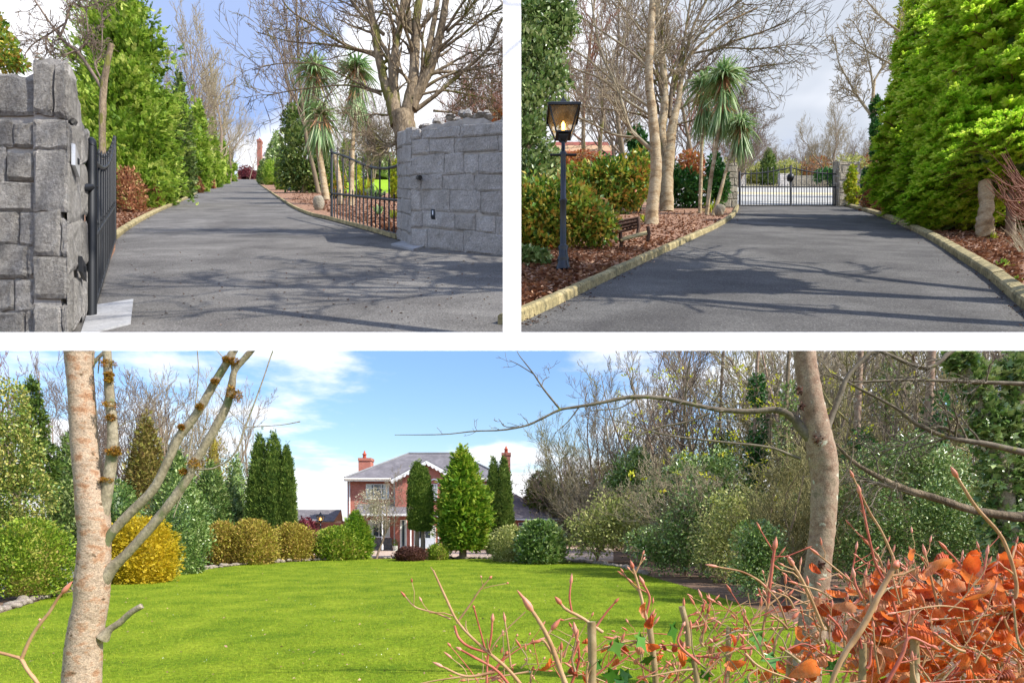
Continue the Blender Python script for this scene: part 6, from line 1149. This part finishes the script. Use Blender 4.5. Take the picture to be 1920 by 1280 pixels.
# leaning grey tree on the right
o = thing('leaning_tree', 'grey lichened tree trunk rising from the hedge with one long bare branch', 'tree', P(1535, 1290, 6.5)); d = 6.5; tb, cb_ = MB(), MB(); rg = np.random.default_rng(19)
limb(tb, [(1500, 1330, 62), (1522, 1180, 50), (1532, 1080, 46), (1541, 1000, 44), (1545, 940, 46), (1546, 890, 48), (1541, 850, 51), (1531, 800, 46), (1520, 740, 41), (1512, 690, 39), (1507, 645, 38), (1505, 620, 38)], d, 22, rng=rg, rough=.02, k=8); part('trunk', tb, M['bark_red'], o, plane=PL_TOP)
for pts in ([(1528, 830, 22), (1505, 806, 19), (1480, 778, 14), (1450, 768, 12), (1410, 771, 11), (1350, 768, 9), (1290, 756, 8.5), (1240, 746, 8), (1185, 744, 7.5), (1130, 754, 6.5), (1085, 762, 5.5), (1050, 768, 5), (1015, 785, 4.4), (985, 798, 3.8), (940, 806, 3), (890, 808, 2.4), (830, 814, 2), (740, 815, 1.2)], [(1050, 767, 4), (1020, 730, 3.4), (1000, 700, 2.8), (975, 668, 1.6), (968, 655, 1)], [(1016, 722, 2), (1020, 712, 1.6), (1030, 706, 1)], [(1002, 702, 2), (975, 685, 1.8), (955, 675, 1)], [(1192, 744, 3), (1183, 720, 2.4), (1187, 700, 2), (1182, 682, 1)], [(1190, 748, 3), (1160, 765, 2.4), (1110, 770, 1.6), (1095, 782, 1)], [(1085, 764, 3), (1065, 790, 2), (1040, 812, 1)], [(1330, 775, 5), (1290, 790, 4), (1240, 800, 3.6), (1205, 812, 3.2), (1185, 830, 2.6), (1170, 860, 1.4)], [(1500, 860, 6), (1440, 838, 5), (1350, 828, 4), (1250, 815, 3), (1180, 795, 2), (1110, 778, 1.2)], [(1545, 822, 13, -.1), (1560, 780, 11), (1575, 740, 10), (1590, 705, 9), (1620, 672, 7), (1650, 645, 6)], [(985, 799, 2), (950, 800, 1.6), (935, 785, 1)], [(1560, 920, 3), (1590, 880, 2.4), (1600, 830, 1.6), (1580, 790, 1)], [(1030, 700, 1.2), (1028, 688, .8)]):
    limb(cb_, pts, d, 8, rng=rg, twigs=2 if len(pts) < 9 else 16, tw_mb=cb_, tw=dict(L=26, r=.5, mx=2, kids=(2, 2), wig=.2, rmin=.4, trop=.06, ang=50), rough=.06)
part('branches', cb_, M['branch_b'], o, plane=PL_TOP)
mb = MB()
for x, y, rr_ in ((1534, 824, 9), (1504, 762, 5), (1499, 733, 5), (1540, 1060, 6)):
    q = P(x, y, d - .13); mb = MB(); blob_foliage(mb, q, rr_ * d / F, .02, rr_ * d / F, 60, .03, LEAF, int(x), .9); part('bark_scar', mb, M['g_red'], o)
# ------------------------------------------------------------ near birch with two stems
o = thing('birch_tree', 'close peeling birch with mossy knots and forked limbs at the left', 'tree', P(160, 1525, 4.0)); d = 4.0; tb, cb_, mo = MB(), MB(), MB(); rg = np.random.default_rng(23)
limb(tb, [(150, 1540, 86), (152, 1400, 74), (153, 1290, 66), (157, 1215, 62), (163, 1170, 59), (171, 1130, 58), (173, 1090, 60), (176, 1050, 56), (177, 1000, 54), (174, 960, 56), (167, 900, 50), (160, 850, 46), (156, 800, 45), (153, 740, 44), (149, 690, 45), (148, 650, 50), (147, 625, 50)], d, 28, rng=rg, rough=.012, k=9); part('trunk', tb, M['birch_near'], o, plane=PL_TOP)
st = [[(186, 985, 26), (196, 945, 22), (203, 900, 21), (210, 850, 20), (211, 800, 18), (206, 750, 17), (203, 700, 16), (200, 650, 15), (199, 620, 14)],
      [(186, 1045, 24), (204, 1006, 17), (240, 965, 17), (285, 920, 16), (312, 870, 15), (335, 820, 16), (368, 776, 15), (402, 718, 14), (425, 680, 14), (447, 640, 13)],
      [(190, 1088, 30), (212, 1062, 21), (240, 1035, 17), (285, 985, 17), (325, 935, 17), (352, 895, 16), (362, 870, 17), (378, 845, 15), (405, 800, 15), (425, 760, 15), (434, 725, 14), (440, 695, 11), (462, 668, 11), (482, 645, 10)],
      [(438, 696, 8), (436, 678, 7), (440, 660, 6)],
      [(192, 1195, 26), (205, 1180, 14), (225, 1166, 12), (245, 1148, 11), (263, 1137, 11), (265, 1136, 10.5)],
      [(172, 820, 12, .14), (176, 780, 11, .14), (172, 740, 11, .14), (170, 700, 8, .14), (176, 680, 7, .1), (195, 660, 6, .1)]]
for pts in st: limb(cb_, pts, d, 12, rng=rg, rough=.02, k=7)
for pts in ([(370, 655, 2), (372, 700, 2), (366, 760, 2), (362, 800, 2.4), (355, 850, 2.6), (352, 900, 2.4), (335, 940, 2), (325, 970, 1.4)], [(512, 655, 2.6), (490, 720, 2.6), (460, 800, 3.4), (440, 850, 3.4), (405, 876, 3.4), (370, 880, 4)], [(462, 800, 2), (490, 799, 1.8), (530, 796, 1.6), (563, 790, 2.2)], [(460, 798, 1.8), (430, 770, 1.8), (410, 740, 1.6), (392, 722, 1.4)], [(215, 805, 2), (240, 790, 1.6), (280, 780, 1.4), (310, 782, 1)], [(405, 655, 2), (420, 672, 2)], [(180, 680, 2.6), (186, 670, 3), (184, 700, 2)], [(176, 655, 1.6), (178, 690, 1.4)]):
    limb(cb_, pts, d, 5, rng=rg, twigs=1, tw_mb=cb_, tw=dict(L=12, r=.4, mx=1, kids=(1,), rmin=.3))
part('limbs', cb_, M['bark_grey'], o, plane=PL_TOP)
for x, y, rx, ry in ((202, 682, 14, 5), (206, 758, 14, 4), (208, 783, 7, 5), (212, 848, 13, 5), (199, 900, 11, 4), (204, 712, 6, 3), (433, 735, 9, 11), (445, 742, 7, 10), (439, 678, 7, 6), (424, 674, 5, 4), (403, 715, 6, 3), (364, 868, 11, 8), (344, 884, 6, 4), (216, 845, 8, 8), (374, 762, 5, 4), (340, 800, 4, 3), (205, 702, 7, 2)):
    blob_foliage(mo, P(x, y, d - .03), rx * d / F, rx * d / F * .9, ry * d / F, 190, 4.2 * d / F, TUFT, int(x * y), .6)
part('moss', mo, M['moss'], o)
# ------------------------------------------------------------ beech hedge at the camera's feet
ho = thing('beech_hedge', 'cut beech hedge of bare budded stems with dry orange leaves in the foreground', 'hedge', (.3, 1.5, 0)); rg = np.random.default_rng(101)
stems, reds, greens, buds, leaves = MB(), MB(), MB(), MB(), MB()
def budtip(q, dr, L, w):
    dr = nrm(dr); t = np.linspace(0, 1, 6); tube(buds, [q + dr * L * x for x in t], w * np.array([.45, .95, 1, .8, .45, .05]), 6)
def shoot(pts, d, mb=None, bud=1.0, side=0, own=True):
    mb = mb or stems; mb0 = mb
    if own: mb = MB()
    S = limb(mb, pts, d, 7, rng=rg, rough=.05, k=6); dr = S[-1, :3] - S[-3, :3]; bl_ = 24 * d / F * bud
    if bud: budtip(S[-1, :3], dr, bl_, max(S[-1, 3] * 1.9, 2.6 * d / F))
    for i in range(side):
        a = rg.integers(2, len(S) - 1); tg = nrm(S[a, :3] - S[a - 1, :3]); sd = nrm(np.cross(tg, (0, 1, 0))) * rg.choice([-1, 1]) + rg.normal(size=3) * .3; dr = nrm(tg + sd * rg.uniform(.5, 1)); ln = rg.uniform(12, 55) * d / F
        q = S[a, :3]; e = q + dr * ln; m_ = (q + e) / 2 + rg.normal(size=3) * ln * .06; tube(mb, [q, m_, e], [S[a, 3] * .6, S[a, 3] * .5, S[a, 3] * .4], 5); budtip(e, dr + (0, 0, .2), bl_ * rg.uniform(.5, .8), 2.0 * d / F)
    if own: part('red_stem' if mb0 is reds else 'cut_stem' if mb0 is greens else 'stem', mb, M['stem_red' if mb0 is reds else 'stem_green' if mb0 is greens else 'bud_stem'], ho)
    return S
shoot([(1075, 1320, 10), (1045, 1240, 10), (1030, 1200, 9), (1013, 1168, 8), (998, 1145, 7)], 1.3, greens if 0 else stems, 1.6); shoot([(1000, 1147, 4), (988, 1130, 4), (982, 1122, 3)], 1.3, stems, .9); shoot([(1022, 1195, 5), (1034, 1180, 5)], 1.3, stems, 1.2)
shoot([(1010, 1330, 8), (960, 1262, 7), (915, 1222, 6), (880, 1190, 5), (855, 1160, 5), (838, 1125, 5), (822, 1090, 4), (812, 1068, 3.4)], 1.5, stems, 0, 4)
shoot([(912, 1222, 5), (880, 1212, 5), (860, 1195, 5), (852, 1172, 4.5)], 1.5, reds, 0); shoot([(845, 1160, 4), (815, 1148, 3.4), (780, 1138, 3), (760, 1118, 2.6)], 1.5, stems, .6, 2)
shoot([(856, 1168, 4), (880, 1135, 3.6), (900, 1105, 3), (918, 1084, 2)], 1.5, stems, .3, 2); shoot([(910, 1218, 4), (900, 1180, 3), (889, 1140, 3)], 1.5, reds, .3); shoot([(912, 1300, 5), (914, 1240, 4.5), (921, 1190, 4), (923, 1165, 4)], 1.5, reds, .7)
shoot([(918, 1222, 3), (940, 1190, 2.6), (985, 1146, 2)], 1.5, stems, 0); shoot([(960, 1290, 6), (930, 1255, 5), (890, 1232, 5), (865, 1218, 4)], 1.5, reds, .5, 1); shoot([(958, 1250, 4), (952, 1200, 3.4), (947, 1165, 3)], 1.5, stems, .8)
shoot([(1060, 1310, 6), (1085, 1240, 5), (1080, 1190, 5)], 1.6, reds, 1.1); shoot([(1130, 1185, 7), (1095, 1160, 6), (1062, 1142, 6), (1052, 1132, 5)], 1.6, stems, .8, 1); shoot([(1072, 1146, 4), (1068, 1120, 4), (1070, 1095, 3.4)], 1.6, reds, .9)
shoot([(1215, 1170, 7), (1205, 1130, 6), (1195, 1090, 5), (1187, 1065, 4)], 1.7, stems, .7, 4); shoot([(1212, 1150, 5), (1218, 1120, 4.5), (1207, 1095, 4)], 1.7, reds, .8, 2); shoot([(1100, 1200, 5), (1135, 1150, 4), (1152, 1130, 3)], 1.6, reds, .6)
for x0, y0, x1, y1, w, d_ in ((1108, 1320, 1109, 1165, 17, 1.5), (1232, 1320, 1218, 1175, 12, 1.6), (1292, 1210, 1278, 1136, 12, 1.7), (1360, 1300, 1366, 1175, 10, 1.8), (1713, 1320, 1714, 1180, 17, 1.5), (1612, 1320, 1618, 1205, 14, 1.5), (1470, 1320, 1480, 1220, 9, 1.7), (1310, 1320, 1300, 1235, 11, 1.5)):
    gm = MB(); S = limb(gm, [(x0, y0, w), ((x0 + x1) / 2 + 2, (y0 + y1) / 2, w * .97), (x1, y1, w * .95)], d_, 12, rng=rg, rough=.03)
    part('cut_stem', gm, M['stem_green'], ho)
# long thin canes
for pts, d_ in (([(1545, 1320, 10), (1575, 1240, 10), (1620, 1170, 12), (1650, 1110, 11), (1675, 1065, 9)], 1.15), ([(1690, 1180, 5), (1665, 1100, 5), (1640, 1050, 4.4), (1612, 925, 4)], 1.5), ([(1900, 1140, 7), (1905, 1090, 7), (1880, 1010, 6), (1830, 950, 6), (1795, 895, 5)], 1.5), ([(1690, 1120, 5), (1680, 1060, 5), (1655, 1000, 4), (1630, 958, 4), (1600, 895, 3)], 1.5), ([(1440, 1130, 6), (1448, 1060, 5.5), (1452, 1030, 5)], 1.5), ([(1545, 1180, 6), (1520, 1120, 6), (1500, 1080, 6), (1488, 1060, 5)], 1.5), ([(1585, 1130, 3), (1598, 1070, 3), (1605, 1030, 2.6)], 1.6), ([(1700, 1180, 5), (1620, 1110, 4), (1560, 1060, 3.4), (1535, 1040, 3)], 1.6), ([(1665, 1100, 4), (1650, 1050, 3.4), (1628, 1020, 3)], 1.6), ([(1760, 1140, 5), (1740, 1060, 4), (1735, 1040, 3.4)], 1.6), ([(1850, 1150, 5), (1800, 1060, 4), (1775, 1030, 3.4)], 1.6), ([(1840, 1100, 4), (1850, 1040, 3.4)], 1.6), ([(1440, 1300, 5), (1455, 1200, 5), (1485, 1160, 4)], 1.6), ([(1640, 1320, 8), (1690, 1230, 7), (1705, 1195, 6), (1745, 1210, 5)], 1.3), ([(1555, 1180, 5), (1520, 1112, 4), (1515, 1095, 3)], 1.7), ([(1430, 1180, 5), (1440, 1110, 5), (1400, 1075, 4), (1345, 1062, 3)], 1.7)):
    shoot(pts, d_, [stems, reds][int(rg.random() < .35)], rg.uniform(.7, 1.1), 3)
for i in range(400):                          # the tangle
    x = 800 + 1180 * rg.random() ** .62; lim = np.interp(x, [800, 950, 1100, 1250, 1380, 1500, 1650, 1980], [1255, 1215, 1185, 1165, 1120, 1110, 1085, 1055]); d_ = rg.uniform(1.35, 2.3)
    y0 = rg.uniform(lim + 20, 1330); ln = rg.uniform(30, 110); an = rg.normal() * .75 + .1; y1 = max(y0 - ln * math.cos(an), lim - rg.random() * 40); x1 = x + ln * math.sin(an) * rg.choice([1, -1], p=[.4, .6])
    if rg.random() < .25: x1 = x + rg.uniform(-140, 140); y1 = y0 + rg.normal() * 20
    w = rg.uniform(2, 6) * 1.5 / d_
    pts = [(x, y0, w), ((x + x1) / 2 + rg.normal() * 8, (y0 + y1) / 2 + rg.normal() * 8, w * .85), (x1, y1, w * .65)]
    shoot(pts, d_, [stems, reds, greens][int(rg.choice(3, p=[.55, .33, .12]))], rg.uniform(.4, .9) if rg.random() < .8 else 0, int(rg.random() < .6) * 2, False)
pos, fw, sz = [], [], []
for i in range(560):
    x = 1940 - 330 * rg.random() ** 1.2 * (1.0 if rg.random() < .85 else 1.4); lim = np.interp(x, [1380, 1600, 1690, 1760, 1980], [1200, 1110, 1060, 1065, 1040]); y = lim + (1310 - lim) * rg.random() ** 1.0; d_ = rg.uniform(1.5, 2.3)
    pos.append(P(x, y, d_)); sz.append(rg.uniform(32, 68) * 1.8 / F); fw.append(rg.normal(size=3) + (0, -.2, -.1))
for x, y in ((1540, 1075), (1548, 1105), (1690, 1060), (1712, 1050), (1700, 1100), (1512, 1140), (1490, 1135), (1575, 1170), (1210, 1160), (1225, 1150), (1090, 1205), (1110, 1200), (1010, 1255), (1190, 1210), (1240, 1210), (1280, 1250), (1380, 1220), (1400, 1240), (1350, 1270), (1510, 1270), (1500, 1262), (1330, 1210), (1450, 1250), (1585, 1100)):
    pos.append(P(x, y, 1.55)); sz.append(rg.uniform(34, 50) * 1.55 / F); fw.append(rg.normal(size=3) + (0, 0, -.6))
for i in range(90):
    x = rg.uniform(1080, 1700); y = rg.uniform(np.interp(x, [1080, 1500, 1700], [1230, 1150, 1110]), 1310); pos.append(P(x, y, rg.uniform(1.5, 2.3))); sz.append(rg.uniform(16, 40) * 1.6 / F); fw.append(rg.normal(size=3))
scatter(leaves, BEECH, np.array(pos), np.array(fw), rg.normal(size=(len(pos), 3)), np.array(sz))
big = MB(); scatter(big, BEECH, [P(1478, 1268, 1.25)], [(.9, .1, .25)], [(0, -.9, .4)], [.085]); leaves.add(*[(a_, b_[4]) for a_, b_ in [big.arrays()]][0])
for nm, mb_, mm in (('tangled_stems', stems, 'bud_stem'), ('tangled_red_stems', reds, 'stem_red'), ('tangled_green_stems', greens, 'stem_green'), ('buds', buds, 'bud'), ('dry_leaves', leaves, 'beech_leaf')): part(nm, mb_, M[mm], ho)['kind'] = 'stuff'
mb = MB(); pos = [P(x, y, 1.5) for x, y in ((1120, 1235), (1105, 1262), (1150, 1255), (1180, 1262), (1195, 1190), (1150, 1200), (1290, 1235), (1420, 1185), (1170, 1275), (1215, 1230), (1330, 1262), (1095, 1282), (1260, 1170), (1400, 1270), (1440, 1225), (1560, 1240))]
scatter(mb, IVY, pos, rg.normal(size=(len(pos), 3)) * .5 + (.2, -.1, -.9), np.tile((0, -1., .5), (len(pos), 1)) + rg.normal(size=(len(pos), 3)) * .4, rg.uniform(.03, .05, len(pos))); o = thing('ivy_sprig', 'green ivy leaves among the cut hedge stems', 'ivy', P(1150, 1260, 1.5)); part('leaves', mb, M['ivy_near'], o)
# lone budded twig at the lower left
stems, buds = MB(), MB(); ho = o = thing('beech_twig', 'lone pinkish forked twig with a long bud at the lower left', 'twig', P(40, 1235, 1.2))
shoot([(-20, 1218, 6), (0, 1223, 6), (20, 1228, 6), (40, 1234, 7)], 1.2, stems, 0); shoot([(40, 1235, 7), (58, 1195, 6), (76, 1168, 6), (92, 1148, 5.5), (108, 1122, 5), (116, 1112, 5)], 1.2, stems, 1.3); shoot([(40, 1235, 7), (52, 1256, 7), (72, 1282, 7), (95, 1320, 8)], 1.2, stems, 0); shoot([(76, 1170, 4), (75, 1163, 3)], 1.2, stems, .2)
part('buds', buds, M['bud'], o)['kind'] = 'stuff'
